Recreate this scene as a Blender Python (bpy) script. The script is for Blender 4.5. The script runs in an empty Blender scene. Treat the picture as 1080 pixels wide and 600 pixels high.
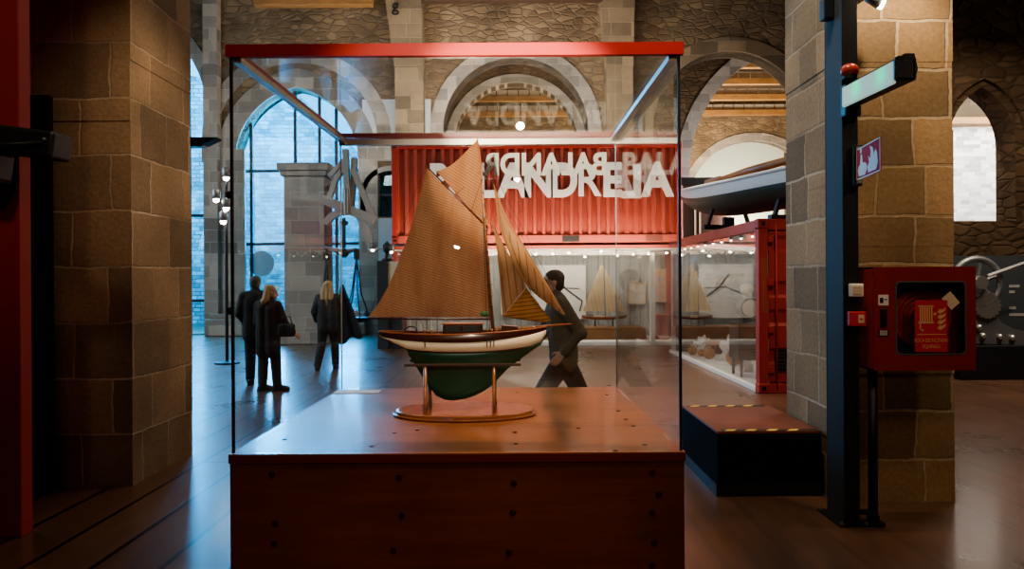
import bpy, bmesh, math, random
from mathutils import Vector, Matrix
from mathutils.geometry import tessellate_polygon
random.seed(7)
PI = math.pi
C = bpy.context.scene.collection
SC = bpy.context.scene

# ------------------------------------------------------------------ camera
F, HZ, EYE, ROLL = 780.0, 296.0, 1.7, 0.006
cam = bpy.data.objects.new('camera', bpy.data.cameras.new('camera'))
C.objects.link(cam)
cam.location = (0, 0, EYE)
cam.rotation_euler = (PI/2, ROLL, 0)
cam.data.sensor_width = 36.0
cam.data.lens = F/1080*36.0
cam.data.shift_y = (HZ-300)/1080
cam.data.clip_end = 300
SC.camera = cam

def P(px, py, Y):
    """world point at depth Y for a place measured in the photograph"""
    dx, dz = (px-540)/F, (HZ-py)/F
    return Vector((Y*(dx*math.cos(ROLL)+dz*math.sin(ROLL)), Y, EYE+Y*(dz*math.cos(ROLL)-dx*math.sin(ROLL))))

# ------------------------------------------------------------------ materials
class NT:
    def __init__(s, name):
        s.m = bpy.data.materials.new(name); s.m.use_nodes = True
        s.t = s.m.node_tree; s.t.nodes.clear()
        s.out = s.n('ShaderNodeOutputMaterial')
    def n(s, typ, **kw):
        nd = s.t.nodes.new(typ)
        for k, v in kw.items():
            if k.startswith('_'): setattr(nd, k[1:], v)
            else:
                nd.inputs[k.replace('__', ' ')].default_value = v
        return nd
    def l(s, a, b): s.t.links.new(a, b)
    def uv(s): return s.n('ShaderNodeTexCoord').outputs['UV']
    def obj(s): return s.n('ShaderNodeTexCoord').outputs['Object']
    def noise(s, vec, scale, detail=4, rough=.55):
        nd = s.n('ShaderNodeTexNoise', Scale=scale, Detail=detail, Roughness=rough)
        s.l(vec, nd.inputs['Vector']); return nd
    def ramp(s, fac, stops):
        nd = s.n('ShaderNodeValToRGB'); cr = nd.color_ramp
        while len(cr.elements) < len(stops): cr.elements.new(.5)
        for e, (p, c) in zip(cr.elements, stops):
            e.position = p; e.color = (*c, 1) if len(c) == 3 else c
        s.l(fac, nd.inputs[0]); return nd.outputs[0]
    def mix(s, fac, a, b, mode='MIX'):
        nd = s.n('ShaderNodeMix', _data_type='RGBA', _blend_type=mode)
        for src, idx in ((fac, 0), (a, 6), (b, 7)):
            if hasattr(src, 'links'): s.l(src, nd.inputs[idx])
            else: nd.inputs[idx].default_value = src if idx == 0 else ((*src, 1) if len(src) == 3 else src)
        return nd.outputs[2]
    def math(s, op, a, b=0.0):
        nd = s.n('ShaderNodeMath', _operation=op)
        for src, i in ((a, 0), (b, 1)):
            if hasattr(src, 'links'): s.l(src, nd.inputs[i])
            else: nd.inputs[i].default_value = src
        return nd.outputs[0]
    def bsdf(s, col, rough=.6, metal=0., spec=.5, bump=None, bstr=.3, bdist=.02, sub=0, emis=None, estr=0, coat=0):
        b = s.n('ShaderNodeBsdfPrincipled')
        def put(k, v):
            if hasattr(v, 'links'): s.l(v, b.inputs[k])
            else: b.inputs[k].default_value = ((*v, 1) if isinstance(v, tuple) and len(v) == 3 else v)
        put('Base Color', col); put('Roughness', rough); put('Metallic', metal); put('Specular IOR Level', spec)
        if coat: put('Coat Weight', coat); put('Coat Roughness', .12)
        if emis is not None: put('Emission Color', emis); put('Emission Strength', estr)
        if bump is not None:
            bp = s.n('ShaderNodeBump', Strength=bstr, Distance=bdist); s.l(bump, bp.inputs['Height']); s.l(bp.outputs[0], b.inputs['Normal'])
        s.l(b.outputs[0], s.out.inputs[0]); s.b = b
        return s.m

M = {}
def plain(name, col, rough=.55, metal=0., spec=.5, vary=.12, scale=9, coat=0):
    t = NT(name); nz = t.noise(t.obj(), scale)
    c = t.mix(t.math('MULTIPLY', nz.outputs[0], vary*2), tuple(min(1, x*(1+vary)) for x in col), tuple(x*(1-2.2*vary) for x in col))
    M[name] = t.bsdf(c, rough, metal, spec, coat=coat); return M[name]

def ashlar(name, c1, c2, mortar, bw=.62, bh=.42, msize=.012, rough=.85, stain=.5, bstr=.6):
    t = NT(name); uv = t.uv()
    wob = t.noise(uv, 2.3, 3); wob2 = t.noise(uv, 9, 3)
    v1 = t.n('ShaderNodeVectorMath', _operation='MULTIPLY_ADD'); t.l(wob.outputs['Color'], v1.inputs[0]); v1.inputs[1].default_value = (.09, .06, 0); t.l(uv, v1.inputs[2])
    v2 = t.n('ShaderNodeVectorMath', _operation='MULTIPLY_ADD'); t.l(wob2.outputs['Color'], v2.inputs[0]); v2.inputs[1].default_value = (.025, .02, 0); t.l(v1.outputs[0], v2.inputs[2])
    br = t.n('ShaderNodeTexBrick', _offset=.47, _offset_frequency=2, _squash=.72, _squash_frequency=3, Scale=1.0, Mortar__Size=msize, Mortar__Smooth=.35, Bias=0., Brick__Width=bw, Row__Height=bh,
             Color1=(*c1, 1), Color2=(*c2, 1), Mortar=(*mortar, 1))
    t.l(v2.outputs[0], br.inputs['Vector'])
    big = t.noise(uv, .9, 5); fine = t.noise(uv, 28, 5, .7)
    # mortar only here and there
    mk = t.ramp(t.noise(uv, 1.1, 2).outputs[0], [(.38, (0, 0, 0)), (.62, (1, 1, 1))])
    mfac = t.math('MULTIPLY', br.outputs['Fac'], t.math('ADD', t.math('MULTIPLY', mk, .75), .25))
    base = t.mix(t.noise(uv, .7, 1).outputs[0], c1, c2)
    vb = t.n('ShaderNodeTexBrick', _offset=.47, _offset_frequency=2, _squash=.72, _squash_frequency=3, Scale=1.0, Mortar__Size=0., Brick__Width=bw, Row__Height=bh, Color1=(.55, .55, .55, 1), Color2=(1.2, 1.15, 1.1, 1))
    t.l(v2.outputs[0], vb.inputs['Vector'])
    base = t.mix(1., base, vb.outputs[0], 'MULTIPLY')
    col = t.mix(mfac, base, mortar)
    dark = t.ramp(big.outputs[0], [(.3, (1-stain,)*3), (.65, (1, 1, 1))])
    col = t.mix(1., col, dark, 'MULTIPLY')
    col = t.mix(1., col, t.ramp(fine.outputs[0], [(.3, (.72, .7, .68)), (.7, (1.05, 1.05, 1.05))]), 'MULTIPLY')
    h = t.math('ADD', t.math('MULTIPLY', fine.outputs[0], .35), t.math('MULTIPLY', br.outputs['Fac'], -.9))
    M[name] = t.bsdf(col, rough, spec=.25, bump=h, bstr=bstr, bdist=.02); return M[name]

def rubble(name, c1, c2, mortar, scale=4.5, rough=.95):
    t = NT(name); uv = t.uv()
    mp = t.n('ShaderNodeMapping'); mp.inputs['Scale'].default_value = (1, 2.1, 1); t.l(uv, mp.inputs[0])
    wob = t.noise(mp.outputs[0], 3, 3)
    v1 = t.n('ShaderNodeVectorMath', _operation='MULTIPLY_ADD'); t.l(wob.outputs['Color'], v1.inputs[0]); v1.inputs[1].default_value = (.2, .2, 0); t.l(mp.outputs[0], v1.inputs[2])
    vo = t.n('ShaderNodeTexVoronoi', Scale=scale); t.l(v1.outputs[0], vo.inputs['Vector'])
    ve = t.n('ShaderNodeTexVoronoi', _feature='DISTANCE_TO_EDGE', Scale=scale); t.l(v1.outputs[0], ve.inputs['Vector'])
    sx = t.n('ShaderNodeSeparateColor'); t.l(vo.outputs['Color'], sx.inputs[0])
    st = t.mix(sx.outputs[0], c1, c2)
    ed = t.ramp(ve.outputs['Distance'], [(.02, (0, 0, 0)), (.14, (1, 1, 1))])
    col = t.mix(ed, mortar, st)
    col = t.mix(1., col, t.ramp(t.noise(uv, .8, 4).outputs[0], [(.3, (.6, .6, .6)), (.7, (1.1, 1.1, 1.1))]), 'MULTIPLY')
    M[name] = t.bsdf(col, rough, spec=.15, bump=ed, bstr=.6, bdist=.03); return M[name]

def wood(name, c1, c2, rough=.4, scale=1., axis=0, plank=None, coat=0, gap=(.01, .006, .004), seam=.006):
    t = NT(name); uv = t.uv()
    mp = t.n('ShaderNodeMapping'); sc = [9, 9, 9]; sc[axis] = .8; mp.inputs['Scale'].default_value = tuple(x*scale for x in sc); t.l(uv, mp.inputs[0])
    g = t.noise(mp.outputs[0], 1.6, 8, .65); g2 = t.noise(uv, 1.5*scale, 3)
    col = t.mix(t.ramp(g.outputs[0], [(.32, (0, 0, 0)), (.68, (1, 1, 1))]), c1, c2)
    col = t.mix(1., col, t.ramp(g2.outputs[0], [(.3, (.75, .75, .75)), (.7, (1.12, 1.1, 1.08))]), 'MULTIPLY')
    r = t.math('ADD', t.math('MULTIPLY', g2.outputs[0], .2), rough-.1)
    bump = g.outputs[0]
    if plank:
        mp2 = t.n('ShaderNodeMapping'); mp2.inputs['Rotation'].default_value = (0, 0, PI/2 if axis == 1 else 0); t.l(uv, mp2.inputs[0])
        br = t.n('ShaderNodeTexBrick', _offset=.37, Scale=1., Mortar__Size=seam, Mortar__Smooth=.1, Brick__Width=plank[0], Row__Height=plank[1], Color1=(.8, .8, .8, 1), Color2=(1.1, 1.1, 1.1, 1))
        br.inputs['Mortar'].default_value = (.04, .035, .035, 1)
        t.l(mp2.outputs[0], br.inputs['Vector'])
        sep = t.n('ShaderNodeSeparateXYZ'); t.l(uv, sep.inputs[0])
        mr = t.n('ShaderNodeMapRange'); t.l(sep.outputs[0], mr.inputs[0]); mr.inputs[1].default_value = -1.9; mr.inputs[2].default_value = -.6; mr.inputs[3].default_value = 1.; mr.inputs[4].default_value = .16
        col = t.mix(mr.outputs[0], col, t.mix(1., col, br.outputs[0], 'MULTIPLY'))
        bump = t.math('ADD', t.math('MULTIPLY', g.outputs[0], .1), t.math('MULTIPLY', br.outputs['Fac'], -1.))
    M[name] = t.bsdf(col, r, bump=bump, bstr=.15, bdist=.01, coat=coat); return M[name]

def glass(name, tint=(.97, .98, .98), k=1.0, base=0., rough=0., gloss=(1, 1, 1)):
    t = NT(name)
    bk = t.n('ShaderNodeNewGeometry').outputs['Backfacing']
    fr = t.n('ShaderNodeFresnel', IOR=1.5); t.l(t.math('SUBTRACT', 1.5, t.math('MULTIPLY', bk, 1.5-1/1.5)), fr.inputs['IOR'])
    fac = t.math('MINIMUM', t.math('ADD', t.math('MULTIPLY', fr.outputs[0], k), base), 1.)
    tr = t.n('ShaderNodeBsdfTransparent', Color=(*tint, 1)); gl = t.n('ShaderNodeBsdfGlossy', Color=(*gloss, 1), Roughness=rough)
    mx = t.n('ShaderNodeMixShader'); t.l(fac, mx.inputs[0]); t.l(tr.outputs[0], mx.inputs[1]); t.l(gl.outputs[0], mx.inputs[2])
    t.l(mx.outputs[0], t.out.inputs[0]); M[name] = t.m; return t.m

def emit(name, col, s):
    t = NT(name); e = t.n('ShaderNodeEmission', Color=(*col, 1), Strength=s); t.l(e.outputs[0], t.out.inputs[0]); M[name] = t.m; return t.m

def sailcloth(name, c1, c2, seam, freq, rot, transl=.25, seamw=.12):
    t = NT(name); uv = t.uv()
    mp = t.n('ShaderNodeMapping'); mp.inputs['Rotation'].default_value = (0, 0, rot); t.l(uv, mp.inputs[0])
    sx = t.n('ShaderNodeSeparateXYZ'); t.l(mp.outputs[0], sx.inputs[0])
    fr = t.math('FRACT', t.math('MULTIPLY', sx.outputs[1], freq))
    line = t.math('LESS_THAN', fr, seamw)
    nz = t.noise(uv, 5, 4); nz2 = t.noise(mp.outputs[0], 40, 3)
    mp3 = t.n('ShaderNodeMapping'); mp3.inputs['Scale'].default_value = (7, 1.4, 1); mp3.inputs['Rotation'].default_value = (0, 0, -.35); t.l(uv, mp3.inputs[0])
    nz3 = t.noise(mp3.outputs[0], 1.2, 3)
    col = t.mix(t.ramp(nz3.outputs[0], [(.3, (0, 0, 0)), (.72, (1, 1, 1))]), c1, c2)  # upright lighter streaks paint the sail's sheen into its colour
    col = t.mix(t.math('MULTIPLY', nz2.outputs[0], .35), col, tuple(x*.45 for x in c1))
    col = t.mix(t.math('MULTIPLY', line, .75), col, seam)
    d = t.n('ShaderNodeBsdfDiffuse', Roughness=.8); t.l(col, d.inputs[0])
    tl = t.n('ShaderNodeBsdfTranslucent'); t.l(col, tl.inputs[0])
    bp = t.n('ShaderNodeBump', Strength=.5, Distance=.012); t.l(t.math('ADD', nz3.outputs[0], t.math('MULTIPLY', nz.outputs[0], .5)), bp.inputs['Height'])
    t.l(bp.outputs[0], d.inputs['Normal'])
    mx = t.n('ShaderNodeMixShader'); mx.inputs[0].default_value = transl; t.l(d.outputs[0], mx.inputs[1]); t.l(tl.outputs[0], mx.inputs[2])
    t.l(mx.outputs[0], t.out.inputs[0]); M[name] = t.m; return t.m

ashlar('stone_olive', (.29, .205, .135), (.37, .265, .175), (.50, .41, .31), .66, .47, .011, stain=.45)
ashlar('stone_tan', (.40, .275, .155), (.48, .34, .195), (.60, .48, .33), .52, .37, .013, stain=.35)
ashlar('stone_pale', (.42, .38, .33), (.5, .45, .39), (.55, .52, .47), .8, .38, .012, stain=.3, bstr=.3)
ashlar('stone_rib', (.34, .27, .18), (.4, .31, .2), (.45, .37, .26), .9, .45, .012, stain=.3, bstr=.3)
rubble('rubble_brown', (.17, .115, .07), (.31, .22, .13), (.2, .15, .1), 2.6)
rubble('rubble_dark', (.12, .075, .042), (.19, .125, .072), (.11, .075, .046), 2.4)
ashlar('brick_white', (.83, .83, .83), (.86, .86, .86), (.7, .7, .7), .3, .1, .006, stain=.08, bstr=.4)
ashlar('brick_outside', (.30, .40, .45), (.52, .60, .64), (.10, .17, .22), .42, .17, .022, stain=.45)
plain('plaster_blue', (.5, .53, .54), .85, vary=.1, scale=1.5)
plain('plaster_green', (.62, .66, .56), .85, vary=.06)
plain('plaster_dark', (.05, .04, .035), .9)
plain('paint_red', (.42, .035, .022), .5, vary=.12)
plain('paint_red_dark', (.27, .018, .014), .5, vary=.12)
plain('lid_red', (.46, .022, .018), .45, vary=.1)
plain('container_red', (.33, .062, .042), .5, vary=.14, scale=2)
plain('container_red_deep', (.36, .032, .02), .5, vary=.14, scale=2)
plain('panel_red', (.30, .016, .012), .6, vary=.1)
plain('black', (.012, .012, .014), .45)
plain('black_matte', (.006, .006, .007), .8, 0., .1)
plain('steel_blue', (.042, .046, .05), .65, .0, .25)
plain('steel_dark', (.014, .014, .016), .5, .2)
plain('aluminium', (.62, .6, .57), .35, .9, vary=.05)
plain('iron', (.2, .2, .195), .45, .6)
plain('white', (.78, .76, .72), .5, vary=.04)
plain('letter_white', (.80, .79, .76), .6, vary=.04)
plain('vitrine_grey', (.36, .37, .36), .7)
plain('cream', (.66, .55, .40), .6, vary=.08)
plain('hull_white', (.74, .64, .50), .35, vary=.06, scale=14)
plain('hull_green', (.012, .075, .042), .42, vary=.35, scale=7)
plain('boat_green', (.035, .042, .028), .5)
plain('hull_brown', (.05, .014, .008), .28, vary=.25, scale=20, coat=.4)
plain('hull_varnish', (.27, .09, .035), .28, vary=.25, scale=25, coat=.5)
plain('cord', (.03, .022, .016), .8)
plain('brass', (.55, .38, .16), .3, .9)
plain('green_cloth', (.05, .16, .06), .8)
plain('skin', (.55, .34, .25), .5, vary=.06)
plain('hair_brown', (.09, .055, .036), .7, vary=.3, scale=40)
plain('hair_blond', (.42, .27, .12), .6, vary=.3, scale=40)
plain('hair_grey', (.10, .09, .085), .7, vary=.3, scale=40)
plain('cloth_black', (.014, .014, .017), .85, vary=.25, scale=15)
plain('cloth_navy', (.022, .026, .036), .85, vary=.25, scale=15)
plain('cloth_grey', (.06, .06, .062), .85, vary=.25, scale=15)
plain('cloth_olive', (.15, .12, .08), .85, vary=.3, scale=15)
plain('cloth_tan', (.36, .24, .13), .85, vary=.2, scale=15)
plain('denim', (.018, .02, .028), .85, vary=.25, scale=15)
plain('coral', (.72, .67, .62), .9, vary=.35, scale=14)
plain('terracotta', (.36, .16, .06), .7, vary=.3, scale=20)
plain('dark_wood', (.045, .018, .011), .5, vary=.25)
plain('timber_grey', (.27, .255, .24), .7, vary=.2)
plain('tape_yellow', (.85, .62, .12), .5, vary=.05)
plain('tape_black', (.012, .011, .01), .5)
plain('sticker_red', (.62, .03, .02), .45, vary=.05)
plain('sticker_cream', (.75, .45, .25), .5, vary=.05)
plain('sign_magenta', (.5, .05, .09), .9, vary=.06)
plain('lens_red', (.42, .05, .03), .25, vary=.1)
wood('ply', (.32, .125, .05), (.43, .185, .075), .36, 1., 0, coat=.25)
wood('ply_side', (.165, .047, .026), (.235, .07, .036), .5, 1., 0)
wood('floor_wood', (.12, .064, .04), (.175, .092, .056), .3, .6, 1, plank=(7., .42), coat=.15, seam=.02)
wood('wood_ledge', (.27, .125, .05), (.36, .18, .08), .4, 1., 0)
wood('beam_wood', (.30, .15, .05), (.42, .22, .08), .6, 1., 0)
wood('beam_dark', (.05, .03, .018), (.09, .05, .028), .7, 1., 0)
wood('varnish', (.22, .085, .035), (.36, .15, .06), .22, 2., 0, coat=.6)
glass('case_glass', (.965, .975, .975), .85, .008)
glass('side_glass', (.95, .95, .94), .58, .012)
glass('left_glass', (.97, .985, .99), .1, .002)
glass('vitrine_glass', (.95, .96, .96), .8, .0)
glass('window_glass', (.30, .80, 1.0), .6, .0)
glass('cabinet_glass', (.92, .88, .88), 1.0, .02, .08)
glass('lid_glass', (.97, .98, .98), .3, .004)
plain('reel_red', (.5, .06, .05), .6)  # hose colour brightened so the cabinet inside looks lit
emit('bulb', (1., .9, .72), 26)
emit('bulb_soft', (1., .92, .8), 9)
sailcloth('sail_brown', (.34, .155, .085), (.56, .315, .175), (.24, .11, .045), 62, .3, .22, .3)
sailcloth('sail_top', (.36, .165, .085), (.54, .30, .155), (.24, .10, .04), 60, .55, .2, .3)
sailcloth('sail_jib', (.34, .165, .08), (.57, .34, .175), (.16, .065, .025), 24, 1.45, .25, .16)
sailcloth('sail_foot', (.34, .145, .045), (.48, .235, .08), (.09, .035, .015), 40, -.12, .2, .22)
sailcloth('sail_white', (.86, .68, .46), (.92, .78, .57), (.5, .38, .24), 9, 1.4, .4, .08)

t = NT('diffuser'); u = t.obj(); sx = t.n('ShaderNodeSeparateXYZ'); t.l(u, sx.inputs[0])
ds = []
for cx in (.2, .5):
    dx = t.math('POWER', t.math('MULTIPLY', t.math('SUBTRACT', sx.outputs[0], cx), 17.), 2.)
    dz = t.math('POWER', t.math('MULTIPLY', sx.outputs[2], 17.), 2.)
    ds.append(t.math('EXPONENT', t.math('MULTIPLY', t.math('ADD', dx, dz), -1.)))
g_ = t.math('ADD', ds[0], ds[1])
M['diffuser'] = t.bsdf((.2, .23, .2), .6, emis=t.mix(g_, (.25, .36, .31), (.03, .85, .42)), estr=1.0)

t = NT('sea_picture'); uv = t.uv(); sx = t.n('ShaderNodeSeparateXYZ'); t.l(uv, sx.inputs[0])
sky = t.ramp(sx.outputs[1], [(.0, (.42, .40, .36)), (.35, (.50, .50, .47)), (.62, (.40, .47, .52)), (.635, (.30, .40, .52)), (1., (.40, .50, .62))])
mp = t.n('ShaderNodeMapping'); mp.inputs['Scale'].default_value = (3, 14, 1); t.l(uv, mp.inputs[0])
wv = t.noise(mp.outputs[0], 3, 5)
sea = t.mix(t.ramp(wv.outputs[0], [(.5, (0, 0, 0)), (.62, (.45, .45, .45))]), sky, (.16, .17, .19))
M['sea_picture'] = t.bsdf(sea, .6)
sea_gain = t.mix(1., sea, (.55, .58, .62), 'MULTIPLY'); t.l(sea_gain, t.b.inputs['Base Color'])
t = NT('art_print'); uv = t.uv(); vo = t.noise(uv, 5, 2)
M['art_print'] = t.bsdf(t.ramp(vo.outputs[0], [(.3, (.25, .4, .5)), (.45, (.55, .55, .5)), (.55, (.7, .35, .2)), (.65, (.75, .6, .3)), (.75, (.35, .1, .08))]), .5)
t = NT('chart_print'); uv = t.uv(); vo = t.noise(uv, 3, 3)
M['chart_print'] = t.bsdf(t.ramp(vo.outputs[0], [(.4, (.55, .6, .62)), (.5, (.7, .68, .6)), (.6, (.6, .5, .4))]), .5)
# ------------------------------------------------------------------ mesh helpers
def box_uv(me):
    if not me.uv_layers: me.uv_layers.new(name='UVMap')
    uvl = me.uv_layers[0].data; vs = me.vertices
    for p in me.polygons:
        n = p.normal; a = max(range(3), key=lambda i: abs(n[i]))
        for li in p.loop_indices:
            co = vs[me.loops[li].vertex_index].co
            uvl[li].uv = ((co.y, co.z), (co.x, co.z), (co.x, co.y))[a]

def tag(o, label=None, cat=None, group=None, kind=None):
    if label: o['label'] = label
    if cat: o['category'] = cat
    if group: o['group'] = group
    if kind: o['kind'] = kind
    return o

def link(name, me, mats, parent=None, loc=None, rot=None, smooth=False, uv=True):
    if not isinstance(mats, (list, tuple)): mats = [mats]
    for m in mats: me.materials.append(M[m] if isinstance(m, str) else m)
    if uv: box_uv(me)
    if smooth:
        for p in me.polygons: p.use_smooth = True
    o = bpy.data.objects.new(name, me); C.objects.link(o)
    if parent: o.parent = parent
    if loc is not None: o.location = loc
    if rot is not None: o.rotation_euler = rot
    return o

def obj(name, bm, mats, parent=None, loc=None, rot=None, smooth=False, uv=True):
    bmesh.ops.recalc_face_normals(bm, faces=bm.faces)
    me = bpy.data.meshes.new(name); bm.to_mesh(me); bm.free()
    return link(name, me, mats, parent, loc, rot, smooth, uv)

def thing(name, loc, label, cat, group=None, rotz=0):
    o = bpy.data.objects.new(name, None); C.objects.link(o)
    o.location = loc; o.rotation_euler = (0, 0, rotz); o.empty_display_size = .1
    return tag(o, label, cat, group)

def dup(root, loc, rotz=None, label=None, group=None):
    def cp(o, parent):
        c = o.copy(); C.objects.link(c); c.parent = parent
        for ch in list(o.children): cp(ch, c)
        return c
    r = cp(root, None); r.location = loc
    if rotz is not None: r.rotation_euler = (0, 0, rotz)
    if label: r['label'] = label
    if group: r['group'] = group
    return r

def B(): return bmesh.new()
def box(bm, x0, x1, y0, y1, z0, z1, bev=0, mi=0, mat=None):
    r = bmesh.ops.create_cube(bm, size=1)['verts']
    for v in r:
        v.co = Vector((x0+(v.co.x+.5)*(x1-x0), y0+(v.co.y+.5)*(y1-y0), z0+(v.co.z+.5)*(z1-z0)))
    if mat is not None: bmesh.ops.transform(bm, matrix=mat, verts=r)
    fs = set(f for v in r for f in v.link_faces)
    for f in fs: f.material_index = mi
    if bev:
        es = list(set(e for v in r for e in v.link_edges))
        bmesh.ops.bevel(bm, geom=es, offset=bev, segments=2, affect='EDGES', profile=.5)
    return bm

def frame_to(p0, p1):
    z = (p1-p0).normalized(); a = Vector((0, 0, 1)) if abs(z.z) < .95 else Vector((1, 0, 0))
    x = a.cross(z).normalized(); y = z.cross(x)
    return x, y, z

def tube(bm, pts, rad, n=8, mi=0, flat=1.0, caps=True):
    pts = [Vector(p) for p in pts]
    if not isinstance(rad, (list, tuple)): rad = [rad]*len(pts)
    rings = []; px = None
    for i, p in enumerate(pts):
        d = (pts[min(i+1, len(pts)-1)]-pts[max(i-1, 0)]).normalized()
        if px is None:
            a = Vector((0, 0, 1)) if abs(d.z) < .9 else Vector((1, 0, 0))
            x = a.cross(d).normalized()
        else:
            x = (px-d*px.dot(d)).normalized()
        px = x; y = d.cross(x)
        rings.append([bm.verts.new(p+(x*math.cos(2*PI*k/n)+y*math.sin(2*PI*k/n)*flat)*rad[i]) for k in range(n)])
    for a, b in zip(rings, rings[1:]):
        for k in range(n):
            f = bm.faces.new((a[k], a[(k+1) % n], b[(k+1) % n], b[k])); f.material_index = mi
    if caps:
        for r in (rings[0][::-1], rings[-1]):
            f = bm.faces.new(r); f.material_index = mi
    return bm

def bar(bm, p0, p1, w, h, mi=0):
    p0, p1 = Vector(p0), Vector(p1); x, y, z = frame_to(p0, p1)
    vs = [bm.verts.new(p+x*sx*w/2+y*sy*h/2) for p in (p0, p1) for sx, sy in ((-1, -1), (1, -1), (1, 1), (-1, 1))]
    for q in ((3, 2, 1, 0), (4, 5, 6, 7), (0, 1, 5, 4), (1, 2, 6, 5), (2, 3, 7, 6), (3, 0, 4, 7)):
        bm.faces.new([vs[i] for i in q]).material_index = mi
    return bm

def lathe(bm, prof, n=20, cx=0, cy=0, sx=1, sy=1, mi=0):
    rings = []
    for r, z in prof:
        rings.append([bm.verts.new((cx+r*sx*math.cos(2*PI*k/n), cy+r*sy*math.sin(2*PI*k/n), z)) for k in range(n)])
    for a, b in zip(rings, rings[1:]):
        for k in range(n): bm.faces.new((a[k], a[(k+1) % n], b[(k+1) % n], b[k])).material_index = mi
    bm.faces.new(rings[0][::-1]).material_index = mi; bm.faces.new(rings[-1]).material_index = mi
    return bm

def poly(bm, pts, thick=None, mi=0):
    """flat polygon in the XZ plane (list of 3-D points), optionally thickened along +Y"""
    vs = [bm.verts.new(p) for p in pts]; f = bm.faces.new(vs); f.material_index = mi
    if thick:
        r = bmesh.ops.extrude_face_region(bm, geom=[f])
        ev = [g for g in r['geom'] if isinstance(g, bmesh.types.BMVert)]
        bmesh.ops.translate(bm, verts=ev, vec=(0, thick, 0))
        for v in ev:
            for ff in v.link_faces: ff.material_index = mi
    return bm

def holed(bm, outer, holes, y, thick, mi=0):
    """wall in XZ with holes, front at y, back at y+thick"""
    loops = [outer]+holes
    pts = [Vector((p[0], p[1], 0)) for L in loops for p in L]
    tris = tessellate_polygon([[Vector((p[0], p[1], 0)) for p in L] for L in loops])
    fv = [bm.verts.new((p.x, y, p.y)) for p in pts]; bv = [bm.verts.new((p.x, y+thick, p.y)) for p in pts]
    for a, b, c in tris:
        bm.faces.new((fv[a], fv[b], fv[c])).material_index = mi; bm.faces.new((bv[c], bv[b], bv[a])).material_index = mi
    k = 0
    for L in loops:
        n = len(L)
        for i in range(n):
            a, b = k+i, k+(i+1) % n
            bm.faces.new((fv[a], fv[b], bv[b], bv[a])).material_index = mi
        k += n
    return bm

def arch_loop(cx, hw, z0, spring, rise=None, n=20, pointed=False):
    rise = hw if rise is None else rise
    pts = [(cx-hw, z0), (cx+hw, z0)]
    if pointed:
        R = (hw*hw+rise*rise)/(2*hw); amax = math.asin(min(1, rise/R)) if rise < R else PI/2
        amax = math.atan2(rise, R-hw)
        m = n//2
        for i in range(m+1):
            a = amax*i/m; pts.append((cx+hw-R+R*math.cos(a), spring+R*math.sin(a)))
        for i in range(m-1, -1, -1):
            a = amax*i/m; pts.append((cx-hw+R-R*math.cos(a), spring+R*math.sin(a)))
    else:
        for i in range(n+1):
            a = PI*i/n; pts.append((cx+hw*math.cos(a), spring+rise*math.sin(a)))
    return pts

def arch_ring(bm, cx, hw, w, z0, spring, y, thick, rise=None, pointed=False, n=24):
    inn = arch_loop(cx, hw, z0, spring, rise, n, pointed)[1:]+[(cx-hw, z0)]
    out = arch_loop(cx, hw+w, z0, spring, (hw if rise is None else rise)+w, n, pointed)[1:]+[(cx-hw-w, z0)]
    A = [bm.verts.new((p[0], y, p[1])) for p in inn]; D = [bm.verts.new((p[0], y, p[1])) for p in out]
    A2 = [bm.verts.new((p[0], y+thick, p[1])) for p in inn]; D2 = [bm.verts.new((p[0], y+thick, p[1])) for p in out]
    for i in range(len(A)-1):
        for a, b in ((A, D), (D, D2), (D2, A2), (A2, A)):
            bm.faces.new((a[i], b[i], b[i+1], a[i+1]))
    for i in (0, -1): bm.faces.new((A[i], D[i], D2[i], A2[i]))
    return bm

def text(name, s, mat, parent, loc, rot, size, bold=0., sx=1., ext=.0015, align='CENTER'):
    cu = bpy.data.curves.new(name, 'FONT'); cu.body = s; cu.size = size; cu.offset = bold; cu.extrude = ext
    cu.align_x = align; cu.align_y = 'CENTER'
    tmp = bpy.data.objects.new(name, cu); C.objects.link(tmp)
    dg = bpy.context.evaluated_depsgraph_get()
    me = bpy.data.meshes.new_from_object(tmp.evaluated_get(dg))
    bpy.data.objects.remove(tmp)
    me.materials.clear(); me.name = name
    o = link(name, me, mat, parent, loc, rot)
    o.scale = (sx, 1, 1); return o

def remesh(name, bm, voxel, smooth=4):
    me = bpy.data.meshes.new('tmp'); bmesh.ops.recalc_face_normals(bm, faces=bm.faces); bm.to_mesh(me); bm.free()
    o = bpy.data.objects.new('tmp', me); C.objects.link(o)
    m = o.modifiers.new('r', 'REMESH'); m.mode = 'VOXEL'; m.voxel_size = voxel
    if smooth:
        s = o.modifiers.new('s', 'SMOOTH'); s.iterations = smooth; s.factor = .5
    dg = bpy.context.evaluated_depsgraph_get()
    out = bpy.data.meshes.new_from_object(o.evaluated_get(dg)); bpy.data.objects.remove(o)
    out.materials.clear(); out.name = name
    return out
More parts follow.
